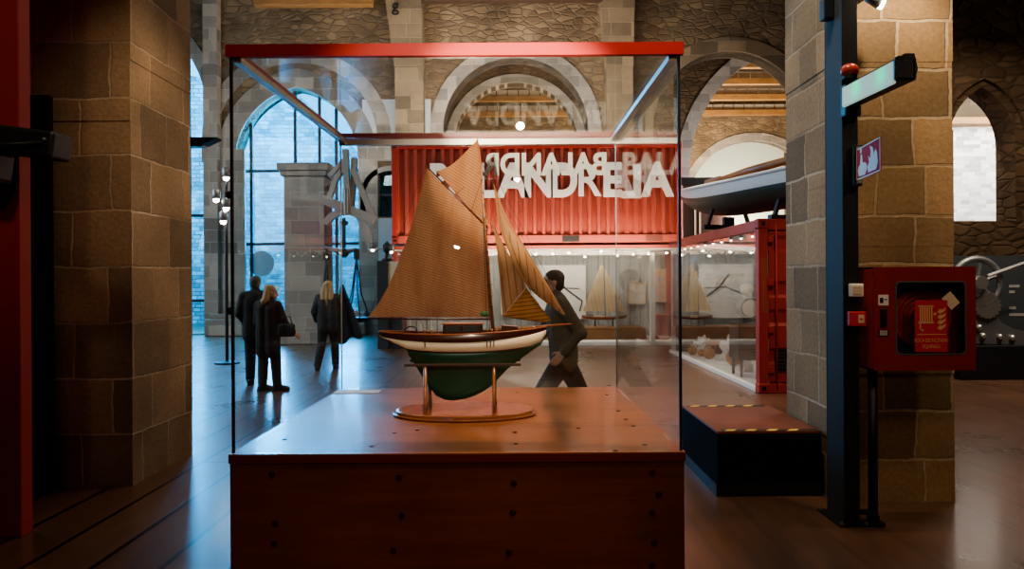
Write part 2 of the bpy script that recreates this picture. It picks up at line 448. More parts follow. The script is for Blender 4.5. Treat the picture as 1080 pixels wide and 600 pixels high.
# ------------------------------------------------------------------ people
def ball(bm, c, r, n=12):
    rr = bmesh.ops.create_uvsphere(bm, u_segments=n, v_segments=max(6, n*2//3), radius=1)['verts']
    if not isinstance(r, (tuple, list)): r = (r, r, r)
    for v in rr: v.co = Vector((c[0]+v.co.x*r[0], c[1]+v.co.y*r[1], c[2]+v.co.z*r[2]))
def limb(bm, pts, rads, n=12):
    """rounded tapering chain"""
    pts = [Vector(p) for p in pts]
    tube(bm, pts, rads, n)
    for p, r in zip(pts, rads): ball(bm, p, r, n)
def hand(bm, wrist, dirv, side, palmn):
    d = Vector(dirv).normalized(); nrm = Vector(palmn); nrm = (nrm-d*nrm.dot(d)).normalized(); s = d.cross(nrm)*side
    w = Vector(wrist)
    for k in (-.026, -.009, .009, .026): limb(bm, [w+s*k*.6, w+d*.085+s*k], [.017, .015], 8)
    for k, ln in ((-.032, .066), (-.011, .078), (.011, .083), (.032, .072)):
        a = w+d*.085+s*k; b = a+d*ln*.55+nrm*.008; c = b+d*ln*.4+nrm*.026
        limb(bm, [a, b, c], [.0105, .0095, .0085], 8)
    a = w+d*.025+s*.028; b = a+d*.03+s*.03+nrm*.01; c = b+d*.035+s*.008+nrm*.014
    limb(bm, [a, b, c], [.013, .0115, .0095], 8)

def person(name, loc, rotz, label, J, style, h=1.0):
    """J: joints in the figure's own frame (y forward); style: clothing"""
    root = thing(name, loc, label, 'person', rotz=rotz); root.scale = (h, h, h)
    V = {k: Vector(v) for k, v in J.items()}
    bm = B()
    # torso, neck, head
    hipc = (V['hipL']+V['hipR'])/2; shc = (V['shL']+V['shR'])/2
    for sx in (-1, 1):
        limb(bm, [hipc+Vector((sx*.075, 0, .03)), hipc.lerp(shc, .45)+Vector((sx*.055, 0, 0)), shc+Vector((sx*.08, 0, -.08))], [.1, .09, .098])
    limb(bm, [V['shL'], shc+Vector((0, 0, .02)), V['shR']], [.055, .065, .055])
    nk = V['head']-Vector((0, 0, .105)); limb(bm, [shc, nk], [.062, .053])
    hd = V['head']; f = Vector(J.get('face', (0, 1, 0))).normalized(); r = f.cross(Vector((0, 0, 1))).normalized()
    rot = Matrix((r, f, Vector((0, 0, 1)))).transposed()
    def hp(x, y, z): return hd+rot @ Vector((x, y, z))
    def hball(c, rad):
        rr = bmesh.ops.create_uvsphere(bm, u_segments=16, v_segments=12, radius=1)['verts']
        for v in rr: v.co = hp(c[0]+v.co.x*rad[0], c[1]+v.co.y*rad[1], c[2]+v.co.z*rad[2])
    hball((0, -.005, .03), (.077, .098, .085)); hball((0, .02, -.035), (.062, .076, .085)); hball((0, .05, -.085), (.035, .038, .03))
    limb(bm, [hp(0, .09, .012), hp(0, .112, -.028)], [.011, .017], 8)            # nose
    limb(bm, [hp(-.018, .088, -.062), hp(.018, .088, -.062)], [.01, .01], 8)      # mouth
    for s in (-1, 1):
        limb(bm, [hp(s*.014, .088, .034), hp(s*.048, .074, .034)], [.011, .011], 8)   # brows
        hball((s*.079, -.005, -.005), (.011, .02, .032))                              # ears
    for s in 'LR':
        sg = -1 if s == 'L' else 1
        limb(bm, [V['sh'+s], V['el'+s], V['wr'+s]], [.055, .043, .03])
        hand(bm, V['wr'+s], J.get('hd'+s, V['wr'+s]-V['el'+s]), sg, J.get('pn'+s, (-sg, 0, 0)))
        limb(bm, [V['hip'+s], V['kn'+s], V['an'+s]], [.092, .062, .042])
        t = Vector(J.get('toe'+s, (0, 1, 0))).normalized()
        limb(bm, [V['an'+s]+Vector((0, 0, -.04))-t*.03, V['an'+s]+t*.14+Vector((0, 0, -.058))], [.042, .03])
    link('body', remesh('body', bm, .0075, 5), 'skin', root, smooth=True)
    for s in (-1, 1):
        bm = B(); ball(bm, hp(s*.031, .083, .012), .0125, 10)
        obj('eye', bm, 'black', root, smooth=True)
    # trousers
    bm = B()
    limb(bm, [hipc+Vector((-.08, 0, .05)), hipc+Vector((.08, 0, .05))], [.115, .115])
    for s in 'LR':
        limb(bm, [V['hip'+s], V['kn'+s], V['an'+s]+Vector((0, 0, .01))], [.113, .086, style.get('cuff', .072)])
    link('trousers', remesh('trousers', bm, .014, 4), style['trousers'], root, smooth=True)
    for s in 'LR':
        bm = B(); t = Vector(J.get('toe'+s, (0, 1, 0))).normalized(); a = V['an'+s]
        limb(bm, [a+Vector((0, 0, -.035))-t*.04, a+t*.06+Vector((0, 0, -.035)), a+t*.165+Vector((0, 0, -.052))], [.053, .05, .036])
        box(bm, -.042, .042, -.09, .19, -.09, -.068, mat=Matrix.Translation(a) @ Matrix.Rotation(math.atan2(-t.x, t.y), 4, 'Z'))
        link('shoe', remesh('shoe', bm, .009, 2), 'black', root, smooth=True)
    # jacket
    bm = B(); hem = style.get('hem', .0)
    w = style.get('bulk', 1.0)
    for sx in (-1, 1):
        pts = [hipc+Vector((sx*.085, 0, -hem)), hipc+Vector((sx*.08, 0, .08)), hipc.lerp(shc, .5)+Vector((sx*.075, 0, 0)), shc+Vector((sx*.085, -.01, -.07))]
        limb(bm, pts, [.125*w, .128*w, .122*w, .118*w])
    limb(bm, [V['shL'], shc+Vector((0, -.005, .025)), V['shR']], [.078*w, .085*w, .078*w])
    limb(bm, [shc+Vector((0, -.01, .02)), nk+Vector((0, -.012, -.015))], [.088, .076])
    for s in 'LR':
        limb(bm, [V['sh'+s], V['el'+s], V['el'+s].lerp(V['wr'+s], .93)], [.08*w, .067*w, .052*w])
    link('jacket', remesh('jacket', bm, .014, 4), style['jacket'], root, smooth=True)
    # hair
    bm = B()
    rr = bmesh.ops.create_uvsphere(bm, u_segments=16, v_segments=12, radius=1)['verts']
    for v in rr:
        c = Vector((v.co.x*.088, -.018+v.co.y*.1, .048+v.co.z*.082)); v.co = hp(*c)
    rr = bmesh.ops.create_uvsphere(bm, u_segments=14, v_segments=10, radius=1)['verts']
    for v in rr: v.co = hp(v.co.x*.078, -.05+v.co.y*.062, -.005+v.co.z*.085)
    if style.get('long'):
        L = style['long']
        for k in (-.05, 0, .05):
            limb(bm, [hp(k, -.06, .02), hp(k*1.5, -.085, -.12), hp(k*1.6, -.12, -.12-L*.5), hp(k*1.3, -.125, -.12-L)], [.05, .055, .05, .028], 10)
    link('hair', remesh('hair', bm, .01, 2), style['hair'], root, smooth=True)
    return root

STAND = dict(hipL=(-.09, 0, .92), hipR=(.09, 0, .92), knL=(-.1, .02, .5), knR=(.1, .02, .5), anL=(-.1, -.01, .09), anR=(.1, -.01, .09),
             shL=(-.19, 0, 1.42), shR=(.19, 0, 1.42), elL=(-.25, -.03, 1.13), elR=(.25, -.03, 1.13), wrL=(-.25, .08, .9), wrR=(.25, .08, .9), head=(0, .03, 1.62))
# ------------------------------------------------------------------ setting
def struct(name, bm, mats, **k): return tag(obj(name, bm, mats, **k), kind='structure')
ZT = 11.6                                   # ceiling height
bm = B(); box(bm, -18, 16, -9, 44, -.2, 0); struct('floor', bm, 'floor_wood')
bm = B(); box(bm, -18, 16, -9, 24, ZT, ZT+.2); struct('ceiling', bm, 'beam_dark')
bm = B(); box(bm, -4.4, 16, 24, 44, ZT, ZT+.2); struct('ceiling_far', bm, 'beam_dark')
bm = B(); box(bm, -18.3, -18, -9, 24.8, -.2, ZT+.2); struct('wall_left', bm, 'rubble_brown')
bm = B(); box(bm, 16, 16.3, -9, 44, -.2, ZT+.2); struct('wall_right', bm, 'rubble_dark')
bm = B(); box(bm, -18, 16, -9.3, -9, -.2, ZT+.2); struct('wall_rear', bm, 'rubble_dark')
WY, SP = 24.0, 6.6
HW = 2.5
bays = [(-6.9, HW), (.15, HW), (7.1, HW)]
holes = [arch_loop(-13.2, 3.35, .02, 7.2, n=24), arch_loop(-6.95, 2.0, .02, 5.6, n=24, rise=2.4, pointed=True), arch_loop(.15, 2.35, 5.3, SP, n=24), arch_loop(7.1, HW, .02, SP, n=24),
         arch_loop(-3.95, .78, 3.8, 4.5, n=16)]
bm = B(); holed(bm, [(-18, 0), (14, 0), (14, ZT), (-18, ZT)], holes, WY, .7); struct('wall_back', bm, 'rubble_brown')
k = 0
for cx, hw, w, z0, sp, rise, pt in ((-13.2, 3.35, .42, 0, 7.2, None, False), (-6.95, 2.0, .62, 0, 5.6, 2.4, True), (-6.95, 2.62, .45, 5.6, SP-.3, 2.5, False),
                                (.15, 2.35, .42, 5.3, SP, None, False), (7.1, HW, .46, 0, SP, None, False), (-3.95, .78, .16, 3.8, 4.5, None, False)):
    k += 1
    bm = B(); arch_ring(bm, cx, hw, w, z0, sp, WY-.06, .8, rise, pt); struct('trim_%d' % k, bm, 'stone_pale' if k != 5 else 'stone_rib')
# plain lower wall between the arches and the plastered bay beside the containers
bm = B(); box(bm, -9.85, -9.4, WY-.35, WY, 0, ZT); struct('pilaster_wall', bm, 'stone_pale')
bm = B(); box(bm, -9.4, -8.62, WY-.12, WY, 0, 6.0); struct('jamb_wall', bm, 'stone_pale')
bm = B(); box(bm, -4.82, -2.6, WY-.03, WY-.005, 0, 3.75); box(bm, -4.82, -2.6, WY-.03, WY-.005, 5.6, 7.6); box(bm, -3.0, -2.6, WY-.03, WY-.005, 3.75, 5.6); struct('plaster_wall', bm, 'plaster_blue')
# ribs of the roof standing on the wall
for i, (xa, xb, xc, xd) in enumerate(((404, 444, 416, 446), (632, 670, 640, 668))):
    p = [P(xa, -16, 23.4), P(xb, -16, 23.4), P(xd, 70, 23.4), P(xc, 70, 23.4)]
    bm = B(); poly(bm, p+[], .62); struct('rib_wall_%d' % (i+1), bm, 'stone_rib')
    bm = B(); box(bm, p[3].x, p[2].x, 23.5, 24.0, 0, p[3].z); struct('pier_wall_%d' % (i+1), bm, 'stone_rib')
text('mason_mark', 'g', 'black', None, P(417, 6, 23.36), (PI/2, 0, 0), .55, 0)
tag(bpy.data.objects['mason_mark'], 'black looped letter mark painted high on the stone rib', 'mark')
for i, (xa, xb, Y, z0, z1, m) in enumerate(((-8, -4.3, 23.0, 10.32, 10.62, 'beam_wood'), (-16, 14, 22.3, 10.65, 11.0, 'beam_dark'), (-2.8, 2.9, 23.2, 10.5, 10.8, 'beam_dark'), (-16, 14, 12., 9.6, 10.1, 'beam_dark'))):
    bm = B(); box(bm, xa, xb, Y, Y+.3, z0, z1, .02); struct('ceiling_beam_%d' % (i+1), bm, m)
# stone pier with a capital standing in front of the tall window
a, b = P(300, 358, 20.2), P(342, 172, 20.2)
bm = B(); box(bm, a.x, b.x, 20.2, 21.1, 0, b.z-.35, .03)
cap = [(0, 0), (.1, .12), (.14, .16), (.14, .35), (0, .35)]
z0 = b.z-.35
for (o, za), (o2, zb) in zip(cap[:-2], cap[1:-1]):
    pass
box(bm, a.x-.08, b.x+.08, 20.12, 21.18, z0, z0+.14, .03); box(bm, a.x-.15, b.x+.15, 20.05, 21.25, z0+.14, z0+.35, .03)
box(bm, a.x-.1, b.x+.1, 20.1, 21.2, 0, .45, .03)
struct('pillar_middle', bm, 'stone_pale')
bm = B(); box(bm, -9.7, -8.5, WY-.75, WY-.1, 0, .55, .05); box(bm, -9.6, -8.6, WY-.65, WY-.1, .55, .7, .03); struct('pier_wall_base', bm, 'stone_pale')
bm = B(); box(bm, -8.4, -4.7, WY-.35, WY, 0, .75, .05); struct('sill_wall', bm, 'stone_pale')

# ---- windows
def window(n, cx, hw, z0, top, mull, trans, pts, y=WY+.35):
    """glazed opening: dark bars and one pane sheet"""
    root = thing('window_%d' % n, (cx, y, z0), None, None); tag(root, kind='structure')
    bm = B(); poly(bm, [(p[0]-cx, .0, p[1]-z0) for p in pts], .012); obj('window_pane', bm, 'window_glass', root)
    def zt(x):
        zs = []
        for p, q in zip(pts, pts[1:]+pts[:1]):
            if (p[0]-x)*(q[0]-x) <= 0 and abs(p[0]-q[0]) > 1e-6: zs.append(p[1]+(q[1]-p[1])*(x-p[0])/(q[0]-p[0]))
        return max(zs) if zs else top
    bm = B()
    for x in mull: box(bm, x-cx-.045, x-cx+.045, -.05, .05, 0, zt(x)-z0)
    for z in trans:
        xs = [p[0]+(q[0]-p[0])*(z-p[1])/(q[1]-p[1]) for p, q in zip(pts, pts[1:]+pts[:1]) if (p[1]-z)*(q[1]-z) <= 0 and abs(p[1]-q[1]) > 1e-6]
        box(bm, min(xs)-cx, max(xs)-cx, -.05, .05, z-z0-.04, z-z0+.04)
    obj('window_frame', bm, 'steel_blue', root)
    return root
w1 = window(1, -6.95, 2.0, .02, 8, [-8.55, -7.1, -6.3, -5.75], [2.95, 5.35], holes[1])
window(2, -13.2, 3.35, .02, 10, [-15., -12., -10.6], [1.1, 3.9, 6.4], holes[0])
window(3, -3.95, .78, 3.8, 5.3, [-3.6], [4.55], holes[4])
# vinyl disc and lettering on the tall window's pane
bm = B(); lathe(bm, [(.42, 0), (.42, .004)], 28); bmesh.ops.rotate(bm, verts=bm.verts, matrix=Matrix.Rotation(PI/2, 3, 'X'))
q = P(276, 278, WY+.32); plain('decal_grey', (.22, .34, .40), .7)
tag(obj('window_decal', bm, 'decal_grey', loc=q), 'pale round decal stuck on the tall blue window', 'decal')
q = P(288, 304, WY+.32); tag(text('window_lettering', 'ro', 'white', None, q, (PI/2, 0, 0), .55, .01), 'white letters stuck low on the tall blue window', 'lettering')

# ---- outside the windows
bm = B(); holed(bm, [(-17, -.2), (-4.5, -.2), (-4.5, 5.6), (-6.6, 7.3), (-9.0, 9.6), (-17, 11)], [arch_loop(-5.55, .8, 3.2, 5.0, n=14)], 31, .5); struct('outside_wall', bm, 'brick_outside')
bm = B(); box(bm, -17, -4.5, 24.8, 31, -.25, -.2); struct('outside_ground', bm, 'brick_outside')
# ---- second hall behind the open arches
Y2, Y3 = 31.0, 40.0
bm = B(); box(bm, -4.5, -4.2, 24.7, 44, 0, ZT); struct('wall_hall_left', bm, 'rubble_dark')
bm = B(); holed(bm, [(-4.2, 0), (16, 0), (16, ZT), (-4.2, ZT)], [arch_loop(.2, 2.6, .02, 7.4, n=22), arch_loop(10.75, 3.3, .02, 6.2, n=24, rise=5., pointed=True)], Y2, .7); struct('wall_hall_middle', bm, 'rubble_dark')
bm = B(); arch_ring(bm, 10.75, 3.3, .55, 0, 6.2, Y2-.08, .86, 5., True); struct('trim_7', bm, 'stone_pale')
bm = B(); arch_ring(bm, .2, 2.6, .35, 0, 7.4, Y2-.08, .86); struct('trim_8', bm, 'stone_pale')
bm = B(); holed(bm, [(-4.2, 0), (16, 0), (16, ZT), (-4.2, ZT)], [arch_loop(13.1, 3.6, .02, 5.6, n=24)], Y3, .5); struct('wall_hall_back', bm, 'rubble_brown')
bm = B(); arch_ring(bm, 13.1, 3.6, .42, 0, 5.6, Y3-.08, .6); struct('trim_9', bm, 'stone_pale')
bm = B(); box(bm, 6, 16, 43.4, 43.7, 0, ZT); struct('wall_niche', bm, 'plaster_green')
for i, (Y, z) in enumerate(((32.6, 11.15), (34.8, 11.0), (37.0, 10.8), (39.3, 10.55))):
    bm = B(); box(bm, -4.2, 16, Y, Y+.3, z-.1, z+.16); struct('ceiling_beam_%d' % (i+11), bm, 'beam_wood')
    bm = B()
    x = -4
    while x < 15.9:
        box(bm, x, x+.5, Y+.32, Y+.4, z+.14, z+.52); x += .55
    struct('ceiling_batten_%d' % (i+11), bm, 'cream')

# ---- right-hand bay: dark wall with a pointed opening, white brick beyond
XR = [P(1000, 0, 14.6).x, P(1070, 0, 14.6).x]
hc, hw_ = (XR[0]+XR[1])/2, (XR[1]-XR[0])/2
zb = P(1030, 233, 14.6).z; zs = P(1030, 150, 14.6).z; zt_ = P(1030, 92, 14.6).z
bm = B(); holed(bm, [(6.5, 0), (16, 0), (16, ZT), (6.5, ZT)], [arch_loop(hc, hw_, zb, zs, n=18, rise=zt_-zs, pointed=True)], 14.6, .6); struct('wall_bay', bm, 'rubble_dark')
bm = B(); arch_ring(bm, hc, hw_+.18, .5, zb, zs, 14.52, .1, zt_-zs+.15, True); struct('trim_10', bm, 'rubble_dark')
bm = B(); box(bm, 8.2, 15.9, 18.6, 18.8, 0, 5.55); struct('wall_bay_white', bm, 'brick_white')
bm = B(); box(bm, 8.2, 15.9, 18.2, 18.9, 5.5, 5.66); struct('ceiling_beam_21', bm, 'beam_wood')
bm = B(); box(bm, 8.2, 15.9, 19.5, 19.7, 0, ZT); struct('wall_bay_upper', bm, 'stone_rib')

# ---- the two big pillars
def pillar(name, x0, x1, y0, y1, m, seed, cham=.05):
    rnd = random.Random(seed)
    bm = B(); z = 0
    while z < ZT-.1:
        h = min(rnd.uniform(.38, .52), ZT-z)
        j = [rnd.uniform(-.012, .012) for _ in range(4)]
        box(bm, x0+j[0]*.35, x1+j[1]*.35, y0+j[2]*.35, y1+j[3]*.35, z, z+h); z += h
    box(bm, x0+.025, x1-.025, y0+.025, y1-.025, 0, ZT)
    return struct(name, bm, m)
c = P(140, 513, 6.2)
LPX1 = c.x
pillar('pillar_left', -4.35, LPX1, 6.2, 7.36, 'stone_olive', 3)
RP0 = P(884, 530, 5.6).x; RP1 = P(1009, 530, 5.6).x
pillar('pillar_right', RP0, RP1, 5.62, 6.62, 'stone_tan', 5)
# ------------------------------------------------------------------ display case with the big model
ZN, ZB = 3.6, 5.78
def Q(*a): return P(*a)
FL, FR = P(242.5, 476, ZN), P(721.5, 482.5, ZN)
BL, BR = P(359.5, 408, ZB), P(652, 408, ZB)
ztab = (FL.z+FR.z+BL.z+BR.z)/4
for v in (FL, FR, BL, BR): v.z = 0
ztop = (P(242, 66, ZN).z+P(717, 50, ZN).z)/2
cc = (FL+FR+BL+BR)/4
case = thing('display_case', (cc.x, cc.y, 0), 'tall glass display case with red rim on a red-brown plywood plinth', 'display case')
def cl(v, z): return Vector((v.x-cc.x, v.y-cc.y, z))
def prism(bm, base, z0, z1, grow=0, mi=0):
    b = []
    ce = sum((Vector((v.x, v.y, 0)) for v in base), Vector())/len(base)
    for v in base:
        d = Vector((v.x, v.y, 0))-ce; d = Vector((d.x+math.copysign(grow, d.x), d.y+math.copysign(grow, d.y), 0))+ce; b.append(d)
    lo = [bm.verts.new((v.x, v.y, z0)) for v in b]; hi = [bm.verts.new((v.x, v.y, z1)) for v in b]; n = len(b)
    bm.faces.new(lo[::-1]).material_index = mi; bm.faces.new(hi).material_index = mi
    for i in range(n): bm.faces.new((lo[i], lo[(i+1) % n], hi[(i+1) % n], hi[i])).material_index = mi
    return bm
quad = [cl(v, 0) for v in (FL, FR, BR, BL)]
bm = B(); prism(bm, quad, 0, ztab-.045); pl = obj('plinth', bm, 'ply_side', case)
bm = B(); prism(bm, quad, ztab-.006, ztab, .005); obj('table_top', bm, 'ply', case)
plain('edge_red', (.15, .022, .015), .5)
bm = B(); prism(bm, quad, ztab-.045, ztab-.006, .006); obj('edge_band', bm, 'edge_red', case)
def on_top(px, py):
    Y = (EYE-ztab)*F/(py-HZ); p = P(px, py, Y); return Vector((p.x-cc.x, p.y-cc.y, ztab))
bolts = [on_top(x, y) for x, y in ((640, 417), (652, 434), (660, 443), (668, 450), (680, 470), (649, 476), (610, 452), (544, 468), (543, 456), (440, 453), (416, 456), (545, 414), (392, 470), (300, 462))]
b0 = None
for p in bolts:
    if b0 is None:
        bm = B(); lathe(bm, [(.013, 0), (.013, .002), (.010, .003)], 12); b0 = obj('bolt_head', bm, 'dark_wood', case, loc=p)
    else:
        o = b0.copy(); C.objects.link(o); o.location = p
for px, py in ((287, 500), (421, 503), (424, 543), (542, 509), (541, 540), (290, 552), (289, 573), (415, 580), (537, 582), (688, 498), (695, 521), (688, 540), (690, 572), (688, 596)):
    tt = (px-242.5)/(721.5-242.5); Y = FL.y
    p = P(px, py, Y); o = b0.copy(); C.objects.link(o); o.parent = case
    o.location = (p.x-cc.x, quad[0].y+.001, p.z); o.rotation_euler = (PI/2, 0, 0); o.scale = (1.3, 1.3, 1.2)
def pane(name, a, b, z0, z1, m, th=.008):
    bm = B(); d = (b-a).normalized(); n = Vector((d.y, -d.x, 0))*th
    v = [bm.verts.new(q) for q in ((a.x, a.y, z0), (b.x, b.y, z0), (b.x, b.y, z1), (a.x, a.y, z1))]
    f = bm.faces.new(v); r = bmesh.ops.extrude_face_region(bm, geom=[f]); bmesh.ops.translate(bm, verts=[g for g in r['geom'] if isinstance(g, bmesh.types.BMVert)], vec=-n)
    return obj(name, bm, m, case)
g = .012
qi = [Vector((v.x-math.copysign(g, v.x), v.y-math.copysign(g, v.y), 0)) for v in quad]
zg = ztop+.0
pane('glass_pane', qi[0], qi[1], ztab+.002, zg, 'case_glass')
pane('glass_pane', qi[1]+Vector((0, .01, 0)), qi[2]-Vector((0, .01, 0)), ztab+.002, zg, 'side_glass')
back = pane('glass_pane', qi[2], qi[3], ztab+.002, zg, 'case_glass')
pane('glass_pane', qi[3]-Vector((0, .01, 0)), qi[0]+Vector((0, .01, 0)), ztab+.002, zg, 'left_glass')
# dark silicone joints at the corners
for i in (0, 1):
    bm = B(); box(bm, qi[i].x-.006, qi[i].x+.006, qi[i].y-.004, qi[i].y+.012, ztab+.002, ztop); obj('corner_seal', bm, 'black', case)
for i in (2, 3):
    bm = B(); box(bm, qi[i].x-.004, qi[i].x+.004, qi[i].y-.006, qi[i].y+.004, ztab+.002, ztop); obj('corner_seal', bm, 'aluminium', case)
bm = B(); prism(bm, [Vector((v.x*.995, v.y*.995, 0)) for v in qi], ztop+.002, ztop+.01); obj('glass_lid', bm, 'lid_glass', case)
# red rim (front leaning bar is the deep fascia) and the aluminium profiles under it
bm = B()
def rim(a, b, w, z0, z1, inward, mm, name):
    bm = B(); d = (b-a).normalized(); n = Vector((-d.y, d.x, 0))
    pts = [a+n*inward[0]-d*0, b+n*inward[0], b+n*inward[1], a+n*inward[1]]
    prism_pts(bm, pts, z0, z1); return obj(name, bm, mm, case)
def prism_pts(bm, b, z0, z1):
    lo = [bm.verts.new((v.x, v.y, z0)) for v in b]; hi = [bm.verts.new((v.x, v.y, z1)) for v in b]; n = len(b)
    bm.faces.new(lo[::-1]); bm.faces.new(hi)
    for i in range(n): bm.faces.new((lo[i], lo[(i+1) % n], hi[(i+1) % n], hi[i]))
ex = .02
co = [Vector((v.x+math.copysign(.008, v.x), v.y+math.copysign(.008, v.y), 0)) for v in quad]
rim(co[0], co[1], 0, ztop-.005, ztop+.055, (-.004, .03), 'lid_red', 'rim_bar')
rim(co[1], co[2], 0, ztop+.012, ztop+.055, (0, .03), 'lid_red', 'rim_bar')
rim(co[2], co[3], 0, ztop+.012, ztop+.055, (0, .03), 'lid_red', 'rim_bar')
rim(co[3], co[0], 0, ztop+.012, ztop+.055, (0, .03), 'lid_red', 'rim_bar')
rim(qi[1], qi[2], 0, ztop-.03, ztop, (.012, .05), 'aluminium', 'profile_rail')
rim(qi[2], qi[3], 0, ztop-.045, ztop, (.012, .05), 'aluminium', 'profile_rail')
rim(qi[3], qi[0], 0, ztop-.03, ztop, (.012, .05), 'aluminium', 'profile_rail')
# lettering on the rear pane, to be read from behind
lt = text('lettering', 'BALANDRA', 'letter_white', back, (0, 0, 0), (PI/2, 0, PI), .238, .008, .9, .001, 'LEFT')
p1 = P(655.5, 174, ZB)
lt.location = (p1.x-cc.x-.11, qi[2].y+.004, p1.z)
# locks on the front left edge
for py in (205, 328):
    z = P(240, py, ZN).z
    bm = B(); lathe(bm, [(.018, -.012), (.02, 0), (.018, .012)], 14); bmesh.ops.rotate(bm, verts=bm.verts, matrix=Matrix.Rotation(PI/2, 3, 'Y'))
    obj('lock', bm, 'black', case, loc=(qi[0].x-.012, qi[0].y+.01, z))

card = on_top(379, 411); bm = B(); box(bm, -.17, .17, -.07, .07, 0, .004)
tag(obj('caption_card', bm, 'white', loc=(card.x+cc.x, card.y+cc.y-.07, ztab+.0005)), 'blank-looking white caption card lying flat at the back of the plinth', 'card')

# ------------------------------------------------------------------ the model yacht: oak stand first
YS = 4.65; PX = YS/F
base = P(490.5, 433, YS); base.z = ztab
stand = thing('model_stand', base, 'oval varnished wooden stand carrying the large model yacht', 'stand')
def S(px, py, dy=0.):                       # photograph pixels -> the model's own frame
    p = P(px, py, YS); return Vector((p.x-base.x, dy, p.z-ztab))
bm = B(); lathe(bm, [(.44, .0), (.452, .006), (.452, .012), (.445, .016)], 48, sy=.66); obj('base', bm, 'varnish', stand, smooth=False)
bm = B(); lathe(bm, [(.436, .015), (.432, .03), (.42, .034)], 48, sy=.65); obj('base_top', bm, 'varnish', stand)
for px, w in ((451, .016), (521.5, .013)):
    for dy in (-.13, .13):
        bm = B(); a = S(px, 437, dy); b = S(px, 384, dy)
        tube(bm, [(a.x, dy, .03), (a.x, dy, .09), (b.x, dy*.98, b.z)], [w*1.0, w*.75, w*.75], 8); obj('leg', bm, 'varnish', stand, smooth=True)
for dy in (-.13, .13):
    bm = B(); a, b = S(429.5, 383, dy), S(549, 383, dy); box(bm, a.x, b.x, dy-.011, dy+.011, a.z-.006, a.z+.01, .003); obj('cradle_rail', bm, 'dark_wood', stand)
for px in (451, 521.5):
    a = S(px, 385.5, 0); bm = B(); box(bm, a.x-.01, a.x+.01, -.13, .13, a.z-.012, a.z+.0); obj('crossbar', bm, 'varnish', stand)
tag(stand, None, None)

boat = thing('model_yacht', base, 'large gaff-rigged model yacht with brown sails and green underbody inside the glass case', 'model ship')
ST = [(400, 349.3, 352.5, 353.4, 354.2, 3), (405, 349.8, 354.8, 356, 356.6, 8), (412, 350.2, 355.8, 358.3, 359, 11), (422, 350.5, 357, 362.8, 363.6, 15), (430.5, 350.8, 357.7, 366.6, 367.6, 17.5), (432.5, 350.9, 357.8, 367, 376, 18),
      (441, 351.2, 358.3, 368, 390, 20), (450, 351.4, 358.8, 368.7, 404, 21.5), (460, 351.5, 359.1, 369.2, 417, 23), (469, 351.5, 359.3, 369.5, 421.3, 23.6), (478, 351.4, 359.3, 369.6, 422.2, 24), (490, 351, 359.2, 369.6, 420.6, 24), (501, 350.6, 358.9, 369.5, 417, 23.5),
      (511, 350.2, 358.3, 369.2, 412, 22.5), (520, 349.8, 357.5, 368.8, 405.5, 21), (534, 348.9, 355.9, 367.8, 390, 17.5), (548, 347.9, 353.9, 366.2, 379, 13), (560, 346.8, 351.8, 364.4, 370.5, 8.5), (570, 345.7, 349.6, 360.5, 364, 4.2), (576, 345, 347.6, 352, 354.5, 1.6)]
def hull_rows(rows, name, mat, parent, half=1, close=False):
    bm = B(); grid = []
    for st in ST:
        line = rows(st)
        full = [S(st[0], y, -b*PX) for y, b in line]+[S(st[0], y, b*PX) for y, b in reversed(line)]
        grid.append([bm.verts.new(v) for v in full])
    for a, b in zip(grid, grid[1:]):
        for i in range(len(a)-1): bm.faces.new((a[i], b[i], b[i+1], a[i+1]))
        if close: bm.faces.new((a[-1], b[-1], b[0], a[0]))
    for e in (grid[0][::-1], grid[-1]):
        try: bm.faces.new(e)
        except ValueError: pass
    return obj(name, bm, mat, parent, smooth=True)
def bfun(st, f): return st[5]*f
hull = hull_rows(lambda s: [(s[2], s[5]), (s[2]+(s[3]-s[2])*.5, s[5]*.97), (s[3], s[5]*.88)], 'topsides', 'hull_white', boat, close=True)
hull_rows(lambda s: [(s[1], s[5]*1.0), ((s[1]+s[2])/2, s[5]*1.045), (s[2], s[5]*1.03)], 'bulwark', 'hull_brown', boat, close=False)
def under(s):
    w, k = s[3], s[4]; d = k-w
    r = []
    for t in (0, .12, .25, .4, .6, .8, 1.):
        prof = (1-t)**1.5 if d > 12 else math.sqrt(max(0, 1-t*t))
        r.append((w+d*t, s[5]*.88*prof+.9*(t > 0)*min(1, d/12)))
    return r
hull_rows(under, 'underbody', 'hull_green', boat, close=True)
hull_rows(lambda s: [(s[3]-.5, s[5]*.895), (s[3]+.9, s[5]*.89)], 'boot_stripe', 'hull_brown', boat)
bm = B()
lo = [bm.verts.new(S(s[0], s[1]+1.2, -s[5]*PX*.98)) for s in ST]; hi = [bm.verts.new(S(s[0], s[1]+1.2, s[5]*PX*.98)) for s in ST]
for i in range(len(ST)-1): bm.faces.new((lo[i], lo[i+1], hi[i+1], hi[i]))
obj('deck', bm, 'hull_varnish', boat)
for sg in (-1, 1):
    bm = B(); tube(bm, [S(s[0], s[1]-.2, sg*s[5]*PX) for s in ST], .0055, 6); obj('cap_rail', bm, 'hull_varnish', boat, smooth=True)
